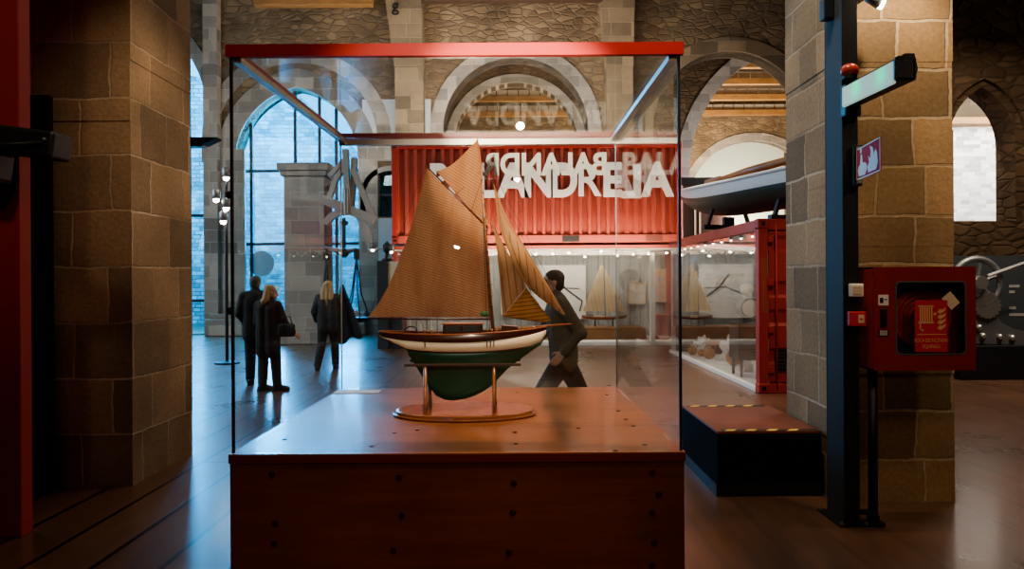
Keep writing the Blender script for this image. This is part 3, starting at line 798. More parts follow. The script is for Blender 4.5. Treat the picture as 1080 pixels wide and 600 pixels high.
# deck works
a, b = S(468, 351), S(509, 341.5)
bm = B(); box(bm, a.x, b.x, -.07, .07, a.z-.01, b.z, .008); cab = obj('cabin', bm, 'hull_brown', boat)
bm = B(); box(bm, a.x-.008, b.x+.008, -.078, .078, b.z, b.z+.008, .003); obj('cabin_roof', bm, 'hull_varnish', cab)
for x0, x1 in ((470, 486), (488, 505)):
    u, v = S(x0, 349.3), S(x1, 343.4); bm = B(); box(bm, u.x, v.x, -.0735, -.069, u.z, v.z, .002); obj('cabin_window', bm, 'black', cab)
a, b = S(529, 348.5), S(546, 342)
bm = B(); box(bm, a.x, b.x, -.045, .045, a.z, b.z-.004); bmesh.ops.scale(bm, verts=[v for v in bm.verts if v.co.z > (a.z+b.z)/2 and v.co.x > a.x+.05], vec=(1, 1, .985)); obj('skylight', bm, 'hull_brown', boat)
bm = B(); tube(bm, [S(426.5, 350), S(428, 346.4), S(431, 344.6), S(436, 344.3), S(439, 346), S(440, 350)], .0045, 6); obj('tiller_hoop', bm, 'black', boat, smooth=True)
for px in (449, 456, 514, 519, 524, 551, 557, 563):
    bm = B(); p = S(px, 350.5 if px < 540 else 348); lathe(bm, [(.006, 0), (.004, .012), (.008, .018), (.005, .026)], 8, p.x, -.06 if px < 540 else -.03); bmesh.ops.translate(bm, verts=bm.verts, vec=(0, 0, p.z)); obj('deck_fitting', bm, 'brass', boat, smooth=True)
for px in (451, 514.5, 518, 521.5):
    bm = B(); p = S(px, 354, 0); box(bm, p.x-.003, p.x+.003, -.155, -.14, p.z-.055, p.z+.0); obj('chain_plate', bm, 'black', boat)
# spars
def spar(name, pts, r, m='hull_varnish', dy=0.):
    bm = B(); tube(bm, [S(x, y, dy) for x, y in pts], r, 10); return obj(name, bm, m, boat, smooth=True)
mast = spar('mast', [(520, 352), (515.2, 285), (511, 235), (507.4, 175), (503.5, 146)], [.011, .010, .009, .007, .003])
spar('boom', [(387, 336), (450, 336.6), (517, 336.5)], [.004, .006, .006], 'hull_brown')
spar('gaff', [(449, 174.5), (480, 206), (514.5, 240.5)], [.004, .006, .006], 'hull_brown')
spar('bowsprit', [(540, 350), (573, 344), (603, 341.5)], [.011, .009, .005])
# sails: ruled and bellied patches
def patch(bm, grid):
    vs = [[bm.verts.new(p) for p in r] for r in grid]
    for a, b in zip(vs, vs[1:]):
        for i in range(len(a)-1): bm.faces.new((a[i], b[i], b[i+1], a[i+1]))
def poly_at(pts, t):
    L = [0]
    for p, q in zip(pts, pts[1:]): L.append(L[-1]+math.dist(p, q))
    d = t*L[-1]
    for i in range(len(pts)-1):
        if d <= L[i+1]+1e-9:
            f = (d-L[i])/max(1e-9, L[i+1]-L[i]); return (pts[i][0]+(pts[i+1][0]-pts[i][0])*f, pts[i][1]+(pts[i+1][1]-pts[i][1])*f)
    return pts[-1]
def smoothpts(pts, n=24):
    out = []
    P_ = [pts[0]]+list(pts)+[pts[-1]]
    for i in range(1, len(P_)-2):
        p0, p1, p2, p3 = P_[i-1:i+3]
        for k in range(8):
            t = k/8
            out.append(tuple(.5*((2*p1[j])+(-p0[j]+p2[j])*t+(2*p0[j]-5*p1[j]+4*p2[j]-p3[j])*t*t+(-p0[j]+3*p1[j]-3*p2[j]+p3[j])*t**3) for j in (0, 1)))
    out.append(tuple(pts[-1])); return out
def sail(name, left, right, m, belly, off=0., nu=18, nv=26, ripple=.004):
    left, right = smoothpts(left), smoothpts(right)
    g = []
    for v in range(nv+1):
        t = v/nv; l, r = poly_at(left, t), poly_at(right, t); row = []
        for u in range(nu+1):
            s = u/nu; x = l[0]+(r[0]-l[0])*s; y = l[1]+(r[1]-l[1])*s
            dy = off-belly*math.sin(PI*s)*math.sin(PI*min(1, t*.9+.1))**.7+ripple*math.sin(9*s+4*t)*math.sin(PI*s)
            row.append(S(x, y, dy))
        g.append(row)
    bm = B(); patch(bm, g); o = obj(name, bm, m, boat, smooth=True); return o
ms = sail('mainsail', [(450, 178), (446, 194), (431, 247), (412, 296), (399, 320), (388, 334.5)], [(451, 178), (480, 208), (511.5, 240.5), (514, 275), (517.5, 334.5)], 'sail_brown', .055)
sail('topsail', [(503.2, 147), (491, 160), (476, 173.5), (461, 180.5), (461.5, 182)], [(504, 147), (508, 175), (510.5, 215), (511.5, 237), (462, 182.3)], 'sail_top', .02, .01)
sail('flying_jib', [(520.5, 194), (526.5, 237), (535, 262), (548, 290.5), (563, 309), (592, 331)], [(521, 194), (535.5, 231), (555, 262), (575, 296), (596, 332)], 'sail_jib', .06, -.03, 12)
sail('staysail', [(515.5, 228), (522, 250), (527, 293), (529, 318), (530.5, 333)], [(516, 228), (529, 254), (546, 284), (551, 294), (555, 303)], 'sail_jib', .03, .0, 12)
sail('staysail_foot', [(555, 303.5), (543, 318), (531, 333), (530.8, 333.5)], [(555.3, 303.5), (568, 321), (579, 339), (531, 334)], 'sail_foot', .02, .0, 12)
# rigging
rig = [([(507, 170), (596, 332)], 0), ([(511, 226), (579, 339)], 0), ([(504, 150), (603, 341.5)], 0), ([(509, 210), (514.5, 354)], -.12), ([(510, 220), (518, 354)], -.13), ([(510, 228), (521.5, 354)], -.13), ([(509, 210), (514.5, 352)], .12), ([(510, 228), (521.5, 352)], .13),
       ([(508, 180), (480, 206)], -.01), ([(508, 190), (497, 223)], -.01), ([(603, 341.5), (575, 351)], 0), ([(449, 174.5), (388, 336)], 0.005), ([(450, 337), (450, 349)], -.01), ([(443, 337), (449, 349)], -.01)]
for pts, dy in rig:
    bm = B(); a, b = S(*pts[0], 0), S(*pts[1], dy); tube(bm, [a, b], .0016, 5); obj('rigging_line', bm, 'cord', boat)
for k in range(5):
    y0 = 190+k*13; bm = B(); p = S(508.3+k*.9, y0); box(bm, p.x-.008, p.x+.008, -.018, .0, p.z-.006, p.z+.006, .002); obj('block', bm, 'black', boat)
for k in range(8):
    y0 = 243+k*11.5; bm = B(); p = S(512.6+k*.72, y0)
    tube(bm, [p+Vector((math.cos(a)*.013, math.sin(a)*.013, 0)) for a in [2*PI*i/8 for i in range(9)]], .002, 5, caps=False); obj('mast_hoop', bm, 'cord', boat)
bm = B(); p = S(511.5, 330.5); ball(bm, (p.x, -.06, p.z), (.03, .012, .016), 12); obj('green_bundle', bm, 'green_cloth', boat, smooth=True)
# ------------------------------------------------------------------ foreground right: post, fire gear, platform
po = P(889, 553, 5.1); po.z = 0
PXC = po.x
post = thing('steel_post', (PXC, 5.1, 0), 'tall dark blue-grey steel post in front of the right stone pillar', 'post')
x0 = P(889, 300, 5.1).x-PXC; x1 = P(905.5, 300, 5.1).x-PXC
bm = B()
for yy in (0, .262): box(bm, x0, x1, yy, yy+.018, .012, ZT-.02, .003)
box(bm, x0+.002, x0+.02, .0, .27, .012, ZT-.02); box(bm, x1-.02, x1-.004, .0, .27, .012, ZT-.02)
obj('beam', bm, 'steel_blue', post)
bm = B(); box(bm, x1-.004, x1, -.0, .28, .012, ZT-.02); box(bm, x0+.001, x1, -.002, 0, .012, ZT-.02); obj('shaded_face', bm, 'steel_dark', post)  # darker sheet paints shade onto the front and right faces
bm = B(); box(bm, x0-.05, x1+.05, -.05, .33, 0, .012); obj('base_plate', bm, 'steel_dark', post)
for sx in (x0-.03, x1+.03):
    for yy in (-.03, .31):
        bm = B(); lathe(bm, [(.013, .012), (.013, .024), (.006, .025), (.006, .035)], 6, sx, yy); obj('bolt', bm, 'iron', post)
q = P(867, 8, 5.25); bm = B(); box(bm, -.035, .035, -.04, .04, -.09, .06, .006)
tag(obj('junction_box', bm, 'black', loc=(PXC+x0-.036, 5.25, q.z)), 'small black box fixed high on the left side of the steel post', 'box')

# emergency light leaning out of the post
q = P(898, 101, 5.05); r = P(954, 74, 4.42)
d = (r-q); d.z = 0; L = d.length; ang = -math.atan2(d.z, d.x)
em = thing('emergency_light', q, 'slanted emergency lamp with two green glows sticking out of the post', 'emergency light'); em.rotation_euler = (0, 0, math.atan2(d.y, d.x))
bm = B()
prof = [(-.055, -.07), (.05, -.07), (.07, .0), (.05, .09), (-.01, .09), (-.055, .05)]   # (y, z)
lo = [bm.verts.new((0, y, z)) for y, z in prof]; hi = [bm.verts.new((L+.02, y, z)) for y, z in prof]
bm.faces.new(lo[::-1]); bm.faces.new(hi)
for i in range(6): bm.faces.new((lo[i], lo[(i+1) % 6], hi[(i+1) % 6], hi[i]))
obj('housing', bm, 'black', em)
bm = B(); box(bm, .015, L, -.075, -.05, -.085, .05, .008); obj('diffuser', bm, 'diffuser', em)
bm = B(); box(bm, L-.0, L+.025, -.07, .06, -.075, .075, .02); obj('end_cap', bm, 'black', em)
bm = B(); box(bm, -.06, .02, -.05, .06, -.14, .08, .01); obj('bracket', bm, 'black', em)
q = P(896, 75, 5.04)
bc = thing('alarm_beacon', q, 'round red alarm beacon on the post above the emergency lamp', 'alarm')
bm = B(); lathe(bm, [(.03, -.035), (.052, -.028), (.06, -.005), (.056, .02), (.04, .04), (.015, .05)], 20); obj('lens', bm, 'lens_red', bc, smooth=True)
bm = B(); lathe(bm, [(.05, -.055), (.05, -.033)], 16); obj('base', bm, 'black', bc)

# projecting sign: hand pressing a button
q = P(903, 175, 5.06)
sg = thing('alarm_sign', q, 'red and white pictogram sign of a hand pressing a button, on the post', 'sign')
bm = B(); box(bm, -.03, .03, -.03, .02, -.14, .14, .005); obj('bracket', bm, 'black', sg)
bm = B(); box(bm, -.012, .028, -.036, -.028, -.125, .125, .002); obj('bracket_strip', bm, 'aluminium', sg)
bmr = Matrix.Rotation(-1.72, 4, 'Z')
W0, W1, H0, H1 = .03, .5, -.105, .105
def shear(v): return Vector((v[0], v[1], v[2]+v[0]*.2))
def flat(pts, y, th=.002):
    bm = B(); poly(bm, [bmr @ Vector((p[0], y, p[1])) for p in pts]); return bm
sgp = bpy.data.objects.new('sign_panel_root', None); bpy.data.objects.remove(sgp)
bm = B(); box(bm, W0, W1, -.006, .0, H0, H1, .0, mat=bmr); pn = obj('panel', bm, 'sign_magenta', sg)
fr_ = B()
for a in ((W0, W1, H0, H0+.008), (W0, W1, H1-.008, H1), (W0, W0+.008, H0, H1), (W1-.008, W1, H0, H1)): box(fr_, a[0], a[1], -.008, -.006, a[2], a[3], mat=bmr)
obj('border', fr_, 'white', pn)
hand_pts = [(.03+(x_-.03)*2.04, z_*.84) for x_, z_ in [(.055, -.10), (.045, -.05), (.055, -.02), (.07, -.01), (.075, .06), (.083, .07), (.091, .06), (.094, .0), (.125, -.012), (.14, -.04), (.135, -.075), (.12, -.105)]]
obj('hand_symbol', flat(hand_pts, -.008), 'white', pn)
fl = [(.03+(x_-.03)*2.04, z_*.84) for x_, z_ in [(.15, -.10), (.142, -.06), (.158, -.02), (.15, .03), (.17, .0), (.175, .055), (.165, .1), (.195, .075), (.205, .02), (.218, .06), (.235, .02), (.24, -.05), (.225, -.1)]]
obj('flame_symbol', flat(fl, -.008), 'white', pn)
bm = B(); lathe(bm, [(.018, 0), (.018, .002)], 16); bmesh.ops.rotate(bm, verts=bm.verts, matrix=Matrix.Rotation(PI/2, 3, 'X')); bmesh.ops.translate(bm, verts=bm.verts, vec=(.13, -.007, .08)); bmesh.ops.transform(bm, verts=bm.verts, matrix=bmr); obj('button_symbol', bm, 'white', pn)

# switch and call point on the post
q = P(901.5, 306, 5.08); bm = B(); box(bm, -.046, .046, -.028, .012, -.045, .045, .008); sw = tag(obj('switch_box', bm, 'white', loc=(q.x, 5.07, q.z)), 'small cream square switch box on the steel post', 'switch')
bm = B(); box(bm, -.03, .03, -.033, -.027, -.03, .03, .003); obj('rocker', bm, 'cream', sw)
q = P(902, 336, 5.08); cp = thing('call_point', (q.x, 5.07, q.z), 'small red fire call point just under the cream switch', 'call point')
bm = B(); box(bm, -.057, .057, -.035, .012, -.05, .05, .006); obj('housing', bm, 'sticker_red', cp)
bm = B(); box(bm, .0, .04, -.038, -.034, -.028, .028, .002); obj('button_plate', bm, 'cream', cp)
bm = B(); box(bm, .012, .028, -.040, -.037, -.006, .006); obj('button', bm, 'sticker_red', cp)

# fire hose cabinet
YC = 4.98
A0, A1 = P(922, 391, YC), P(1029, 281, YC)
fc = thing('fire_hose_cabinet', ((A0.x+A1.x)/2, YC, A0.z), 'red fire hose cabinet with a window and hose sticker beside the post', 'fire cabinet')
w = (A1.x-A0.x)/2; h = A1.z-A0.z
bm = B()
box(bm, -w, w, .225, .24, 0, h); box(bm, -w, -w+.012, .02, .24, 0, h); box(bm, w-.012, w, .02, .24, 0, h); box(bm, -w, w, .02, .24, 0, .012); box(bm, -w, w, .02, .24, h-.012, h)
obj('body', bm, 'paint_red', fc)  # brighter paint than the door: light inside the cabinet put into the colour
def cx(px, py): p = P(px, py, YC); return (p.x-fc.location.x, p.z-fc.location.z)
wl, wb = cx(945.5, 373.5); wr, wt = cx(1018, 297)
def rrect(x0, x1, z0, z1, r, n=5):
    pts = []
    for cxx, czz, a0 in ((x1-r, z1-r, 0), (x0+r, z1-r, PI/2), (x0+r, z0+r, PI), (x1-r, z0+r, 1.5*PI)):
        for k in range(n+1):
            a = a0+k*PI/2/n; pts.append((cxx+r*math.cos(a), czz+r*math.sin(a)))
    return pts
bm = B(); holed(bm, [(-w, 0), (w, 0), (w, h), (-w, h)], [rrect(wl, wr, wb, wt, .03)], 0, .02); dr = obj('door', bm, 'paint_red_dark', fc)
bm = B(); holed(bm, rrect(wl-.006, wr+.006, wb-.006, wt+.006, .034), [rrect(wl+.004, wr-.004, wb+.004, wt-.004, .028)], -.004, .006); obj('window_trim', bm, 'iron', dr)
bm = B(); poly(bm, [(x, .006, z) for x, z in rrect(wl, wr, wb, wt, .03)], .003); obj('window_pane', bm, 'cabinet_glass', dr)
# hose reel behind the pane
bm = B(); cxr, czr = (wl+wr)/2, (wb+wt)/2
for k, rr in enumerate((.08, .11, .14, .17, .195)):
    tube(bm, [(cxr+math.cos(2*PI*i/28)*rr, .12, czr+math.sin(2*PI*i/28)*rr) for i in range(29)], .016, 6, caps=False)
obj('hose_reel', bm, 'reel_red', fc, smooth=True)
# hose sticker on the pane
sx0, sz0 = cx(965, 371); sx1, sz1 = cx(999, 316.5)
bm = B(); box(bm, sx0, sx1, -.003, .006, sz0, sz1); st = obj('hose_sticker', bm, 'sticker_red', dr)
sw_, sh_ = sx1-sx0, sz1-sz0
def ss(u, v): return (sx0+u*sw_, -.0045, sz0+v*sh_)
bm = B()
for u in (.14, .21, .28, .35, .42, .49): poly(bm, [ss(u, .58), ss(u+.045, .58), ss(u+.045, .88), ss(u, .88)])
poly(bm, [ss(.1, .87), ss(.57, .87), ss(.57, .9), ss(.1, .9)]); poly(bm, [ss(.1, .55), ss(.57, .55), ss(.57, .585), ss(.1, .585)])
poly(bm, [ss(.14, .40), ss(.18, .40), ss(.18, .56), ss(.14, .56)]); poly(bm, [ss(.14, .40), ss(.26, .40), ss(.26, .43), ss(.14, .43)]); poly(bm, [ss(.57, .7), ss(.66, .72), ss(.66, .76), ss(.57, .76)])
obj('reel_symbol', bm, 'sticker_cream', st)
bm = B()
for k in range(4):
    v0 = .42+k*.105; poly(bm, [ss(.68, v0+.03), ss(.78, v0), ss(.92, v0+.06), ss(.95, v0+.13), ss(.84, v0+.085), ss(.74, v0+.09)])
obj('flame_symbol', bm, 'sticker_cream', st)
for s, v in (('BOCA DE INCENDIO', .22), ('EQUIPADA', .1)):
    o = text('sticker_text', s, 'sticker_cream', st, ss(.5, v), (PI/2, 0, 0), .034, .0002, .72, .0003)
bm = B(); poly(bm, [ss(.06, .33), ss(.94, .33), ss(.94, .345), ss(.06, .345)]); obj('sticker_line', bm, 'sticker_cream', st)
kx, kz = cx(1003, 317); bm = B(); box(bm, -.038, .038, -.003, -.001, -.05, .05, mat=Matrix.Translation((kx, .004, kz)) @ Matrix.Rotation(-.7, 4, 'Y')); obj('paper_note', bm, 'cream', dr)
# handle and small labels left of the pane
hx, hz = cx(931.5, 335); bm = B(); box(bm, hx-.022, hx+.022, -.012, 0, hz-.062, hz+.062, .006); hd_ = obj('handle', bm, 'black', dr)
bm = B(); box(bm, hx-.012, hx+.012, -.022, -.01, hz-.045, hz+.045, .004); obj('handle_grip', bm, 'steel_dark', hd_)
lx, lz = cx(931.5, 316.5); bm = B(); box(bm, lx-.034, lx+.034, -.004, 0, lz-.036, lz+.036); lb = obj('key_label', bm, 'white', dr)
bm = B(); box(bm, lx-.024, lx-.002, -.006, -.003, lz-.018, lz+.016); box(bm, lx+.006, lx+.024, -.006, -.003, lz+.002, lz+.008); obj('key_symbol', bm, 'black', lb)
lx, lz = cx(931.5, 351); bm = B(); box(bm, lx-.034, lx+.034, -.004, 0, lz-.022, lz+.022); lb = obj('text_label', bm, 'black', dr)
bm = B()
for k in (-.012, 0, .012): box(bm, lx-.026, lx+.026, -.006, -.003, lz+k-.003, lz+k+.003)
obj('text_line', bm, 'white', lb)
bm = B(); box(bm, -w-.004, -w+.004, .0, .016, .05, .13); obj('hinge', bm, 'paint_red', dr)
bm = B(); box(bm, -w-.004, -w+.004, .0, .016, h-.13, h-.05); obj('hinge', bm, 'paint_red', dr)
pp = P(921, 553, 5.12)
pipe = thing('supply_pipe', (pp.x, 5.12, 0), 'dark water pipe rising from the floor under the red fire cabinet', 'pipe')
bm = B(); tube(bm, [(0, 0, .02), (0, 0, A0.z-.005)], .032, 14); obj('tube', bm, 'steel_dark', pipe, smooth=True)
bm = B(); lathe(bm, [(.075, 0), (.075, .015), (.04, .02), (.04, .06)], 16); obj('floor_flange', bm, 'steel_dark', pipe)
bm = B(); box(bm, -.13, .0, .02, .05, .06, .09); obj('clamp', bm, 'steel_dark', pipe)

# spotlight high on the pillar
q = P(928, 3, 5.35)
sp = thing('pillar_spotlight', q, 'lit spotlight clamped high on the right pillar front', 'spotlight')
bm = B(); tube(bm, [(0, 0, 0), (-.09, .0, .045)], [.045, .035], 14); obj('lamp_head', bm, 'iron', sp, smooth=True)
bm = B(); tube(bm, [(.02, -.012, -.012), (.002, -.001, -.001)], [.04, .043], 14); obj('lamp', bm, 'bulb', sp)
bm = B(); tube(bm, [(-.06, 0, .03), (-.07, .1, .08), (-.07, .26, .1)], .012, 8); obj('arm', bm, 'black', sp)
bm = B(); tube(bm, [(-.09, 0, .04), (-.16, .02, -.0), (-.2, .1, .06), (-.15, .2, .1)], .007, 6); obj('cable', bm, 'black', sp)

# black platform with hazard tape
F0 = P(757, 523, 5.8); YP1 = 7.0
zp = P(757, 455, 5.8).z; xr = RP0-.04
pf = thing('raised_platform', ((F0.x+xr)/2, 6.4, 0), 'low black platform with a dark red deck and hazard-tape edges', 'platform')
def pf_(x): return x-pf.location.x
xl = F0.x
bm = B(); box(bm, pf_(xl), pf_(xr), -.6, .6, 0, zp-.02, .004); obj('skirt', bm, 'black_matte', pf)
bm = B(); box(bm, pf_(xl), pf_(xr), -.6, .6, zp-.02, zp, .003); obj('deck', bm, 'ply_side', pf)
bm = B(); box(bm, pf_(xl)-.012, pf_(xr), -.612, -.6, .0, .09); box(bm, pf_(xl)-.012, pf_(xl), -.6, .6, 0, .09); obj('skirting', bm, 'steel_dark', pf)
for ya, x2 in ((-.595, xr-.02), (.53, xr-.06)):
    bm = B(); box(bm, pf_(xl)+.04, pf_(x2), ya, ya+.06, zp, zp+.002); tp = obj('hazard_tape', bm, 'tape_black', pf)
    bm = B(); x = pf_(xl)+.05
    while x < pf_(x2)-.14:
        poly(bm, [(x, ya+.001, zp+.003), (x+.075, ya+.001, zp+.003), (x+.125, ya+.059, zp+.003), (x+.05, ya+.059, zp+.003)]); x += .165
    obj('tape_stripe', bm, 'tape_yellow', tp)

# ------------------------------------------------------------------ foreground left
rx = P(21, 300, 4.95).x
bm = B(); box(bm, -5.2, rx, 4.95, 5.07, 0, 6.5, .006)
rp = tag(obj('display_board', bm, 'panel_red', loc=(0, 0, 0)), 'tall plain red exhibition panel standing at the frame edge', 'panel')
q0, q1 = P(20, 516, 6.05), P(50.5, 100, 6.05)
bm = B(); box(bm, q0.x-.6, q1.x, 6.05, 6.12, 0, q1.z, .006)
tag(obj('display_board', bm, 'black_matte'), 'tall matt black panel between the red panel and stone pillar', 'panel')
q = P(0, 150, 4.75)
fx = thing('black_light_fixture', q, 'black box-shaped light fixture jutting out across the red panel', 'light fixture')
fx.rotation_euler = (0, .13, .0)
bm = B(); box(bm, -.5, .41, -.12, .1, -.07, .1, .02); obj('housing', bm, 'black', fx)
bm = B(); box(bm, -.45, .05, -.1, .1, -.26, -.06, .03); obj('gear_box', bm, 'black', fx)
bm = B(); tube(bm, [(.0, -.13, .03), (.12, -.135, -.03), (.36, -.13, .02)], .016, 8); obj('cable', bm, 'steel_dark', fx, smooth=True)
for x in (.0, .36):
    bm = B(); ball(bm, (x, -.122, .04), .014, 10); obj('knob', bm, 'iron', fx, smooth=True)
bm = B(); box(bm, -.4, -.3, .09, .22, -.05, .05); obj('bracket', bm, 'black', fx)
# pale vault seen above the black panel
u0, u1 = P(22, 98, 9.), P(52, 0, 9.)
bm = B(); poly(bm, [(u0.x-1, 9.0, u0.z-1.2), (u1.x+.6, 9.0, u0.z-1.2), (u1.x+.6, 9.0, 8), (u0.x-1, 9., 8)], .2); struct('wall_vault', bm, 'stone_rib')
bm = B(); a = P(20, 66, 8.95); b = P(20, 108, 8.95); c_ = P(50, 108, 8.95); poly(bm, [a, b, c_], -.02); struct('trim_11', bm, 'stone_pale')
# ------------------------------------------------------------------ shipping containers
CH = 2.62
def corrugated(bm, x0, x1, y, z0, z1, pitch=.24, d=.085):
    x = x0; prof = []
    while x < x1-.01:
        for fx_, dy in ((0, 0), (.28, 0), (.42, d), (.86, d)): prof.append((min(x1, x+pitch*fx_), y+dy))
        x += pitch
    prof.append((x1, y))
    a = [bm.verts.new((p[0], p[1], z0)) for p in prof]; b = [bm.verts.new((p[0], p[1], z1)) for p in prof]
    for i in range(len(a)-1):
        if prof[i+1][0]-prof[i][0] > 1e-5: bm.faces.new((a[i], a[i+1], b[i+1], b[i]))
    return bm
YU = 19.3
UX0, UX1 = P(413, 200, YU).x, P(719, 200, YU).x
zU0, zU1 = P(560, 256, YU).z, P(560, 151, YU).z
W = UX1-UX0; HU = zU1-zU0
up = thing('shipping_container', (UX0, YU, zU0), 'upper red corrugated container with big white letters', 'shipping container')
bm = B(); corrugated(bm, .1, W-.1, .06, .12, HU-.1); obj('side_wall', bm, 'container_red', up)
bm = B(); box(bm, 0, W, 0, .12, HU-.12, HU, .01); obj('top_rail', bm, 'container_red_deep', up)
bm = B(); box(bm, 0, W, 0, .12, 0, .2, .01); obj('bottom_rail', bm, 'container_red', up)
for x in (0, W-.14): bm = B(); box(bm, x, x+.14, 0, .14, .12, HU-.1, .01); obj('corner_post', bm, 'container_red_deep', up)
for x in (-.01, W-.17):
    for z in (-.01, HU-.16): bm = B(); box(bm, x, x+.18, -.012, .15, z, z+.17, .02); cc_ = obj('corner_casting', bm, 'container_red_deep', up); bm = B(); box(bm, x+.05, x+.13, -.016, -.01, z+.05, z+.12); obj('casting_hole', bm, 'black', cc_)
for px in (602, 690):
    u = P(px, 253, YU).x-UX0; bm = B(); box(bm, u-.22, u+.22, -.01, .02, .02, .18); obj('fork_pocket', bm, 'black', up)
bm = B(); box(bm, .02, W-.02, .12, 2.3, HU-.05, HU-.02); box(bm, .02, W-.02, .12, 2.3, .0, .1); box(bm, .02, W-.02, 2.3, 2.36, 0, HU); box(bm, 0, .06, .1, 2.3, 0, HU); box(bm, W-.06, W, .1, 2.3, 0, HU); obj('shell', bm, 'container_red_deep', up)
zl = P(600, 191.5, YU).z
xs = {'B': 463.5, 'A': 487.5, 'L': 512.5, 'N': 568}
for ch, px in zip('BALANDREJA', (463, 487, 512, 540.5, 568, 594.5, 620.5, 645.5, 667, 693.5)):
    sx_ = {'B': .84, 'A': .98, 'L': .84, 'N': .92, 'D': .86, 'R': .86, 'E': .9, 'J': .95}[ch]
    u = P(px, 191.5, YU).x-UX0
    if ch == 'J':
        bm = B(); poly(bm, [(-.27, -.01, -.44), (.25, -.01, -.44), (.25, -.01, .44), (.05, -.01, .44), (.05, -.01, -.25), (-.27, -.01, -.25)], .03); obj('letter_j', bm, 'letter_white', up, loc=(u-.02, .045, zl-zU0)); continue
    text('letter_'+ch.lower(), ch, 'letter_white', up, (u, .035, zl-zU0), (PI/2, 0, 0), 1.2, .018 if ch == 'R' else .045, sx_*(1.02 if ch == 'R' else .95), .02)

lw = thing('shipping_container', (UX0, YU, 0), 'lower container opened up as a long lit vitrine under the lettered one', 'shipping container')
LW = P(686, 300, YU).x-UX0
bm = B(); box(bm, 0, W, 0, .12, CH-.09, CH, .01); obj('top_rail', bm, 'container_red', lw)
bm = B(); box(bm, 0, W, .05, 2.2, 0, .1, .0); obj('vitrine_floor', bm, 'white', lw)
bm = B(); box(bm, 0, W, 1.95, 2.0, .1, CH-.1); corrugated(bm, .1, W-.1, 1.9, .1, CH-.1, .3, .03); obj('back_wall', bm, 'vitrine_grey', lw)
bm = B(); box(bm, 0, W, .12, 2.2, CH-.12, CH-.05); obj('roof', bm, 'white', lw)
for x, m in ((0, 'container_red'), (LW, 'white'), (W-.14, 'container_red')): bm = B(); box(bm, x, x+.12, 0, .14, .08, CH-.2, .01); obj('corner_post', bm, m, lw)
bm = B(); box(bm, 0, .05, .12, 2.0, .1, CH-.1); box(bm, W-.05, W, .12, 2.0, .1, CH-.1); obj('end_wall', bm, 'container_red', lw)
bm = B(); box(bm, 0, W, -.02, .08, .0, .09, .005); obj('sill', bm, 'white', lw)
bm = B(); box(bm, .14, LW, .06, .075, .09, CH-.09); obj('vitrine_glass', bm, 'vitrine_glass', lw)
# ledge and things shown in it
zl0, zl1 = P(600, 360, 20.0).z, P(600, 345.5, 20.0).z
ex0, ex1 = P(520, 350, 20).x, P(681, 350, 20).x
bm = B(); box(bm, ex0, ex1, 19.9, 20.9, .102, zl1, .01); b_ = bm
led = tag(obj('display_ledge', bm, 'wood_ledge'), 'long low wooden ledge inside the lit central vitrine', 'ledge')
lx0, lx1 = P(414, 350, 20).x, P(424, 350, 20).x
bm = B(); box(bm, P(688, 0, 20).x, P(704, 0, 20).x, 19.9, 20.6, .1, P(0+690, 332, 20).z, .01)
tag(obj('red_plinth', bm, 'container_red'), 'red block plinth at the right end of the central vitrine', 'plinth')
def flatpic(name, x0, x1, y0, y1, Y, m, label, cat, frame='cream', fw=.04):
    a, b = P(x0, y1, Y), P(x1, y0, Y); r = thing(name, ((a.x+b.x)/2, Y, (a.z+b.z)/2), label, cat)
    w, h = (b.x-a.x)/2, (b.z-a.z)/2
    bm = B(); poly(bm, [(-w, .0, -h), (w, .0, -h), (w, .0, h), (-w, .0, h)], .02); o = obj('picture', bm, m, r)
    for li, l in enumerate(o.data.loops):
        v = o.data.vertices[l.vertex_index].co; o.data.uv_layers[0].data[li].uv = ((v.x+w)/(2*w), (v.z+h)/(2*h))
    bm = B(); holed(bm, [(-w-fw, -h-fw), (w+fw, -h-fw), (w+fw, h+fw), (-w-fw, h+fw)], [[(-w, -h), (w, -h), (w, h), (-w, h)]], -.02, .04); obj('frame', bm, frame, r)
    return r
YB = 21.12
flatpic('framed_picture', 685, 706, 285, 317, YB, 'art_print', 'larger framed picture of a coloured bouquet shape on the vitrine wall', 'picture')
flatpic('framed_picture', 665, 679, 300, 319, YB, 'chart_print', 'smaller pale framed sheet left of the coloured picture', 'picture')
wp = flatpic('wall_panel', 562, 616, 281, 335, YB, 'white', 'large pale boat-drawing panel on the back wall of the vitrine', 'panel', 'white')
bm = B(); tube(bm, [(-.55, -.01, -.1), (.0, -.01, .12), (.6, -.01, .1)], .012, 6); tube(bm, [(-.1, -.01, .5), (.2, -.01, .1), (.68, -.01, -.25), (.6, -.01, -.55)], .018, 6); obj('drawn_line', bm, 'cloth_grey', wp)
flatpic('wall_panel', 530, 552, 282, 330, YB, 'chart_print', 'tall pale chart on the vitrine wall behind the jib', 'panel')

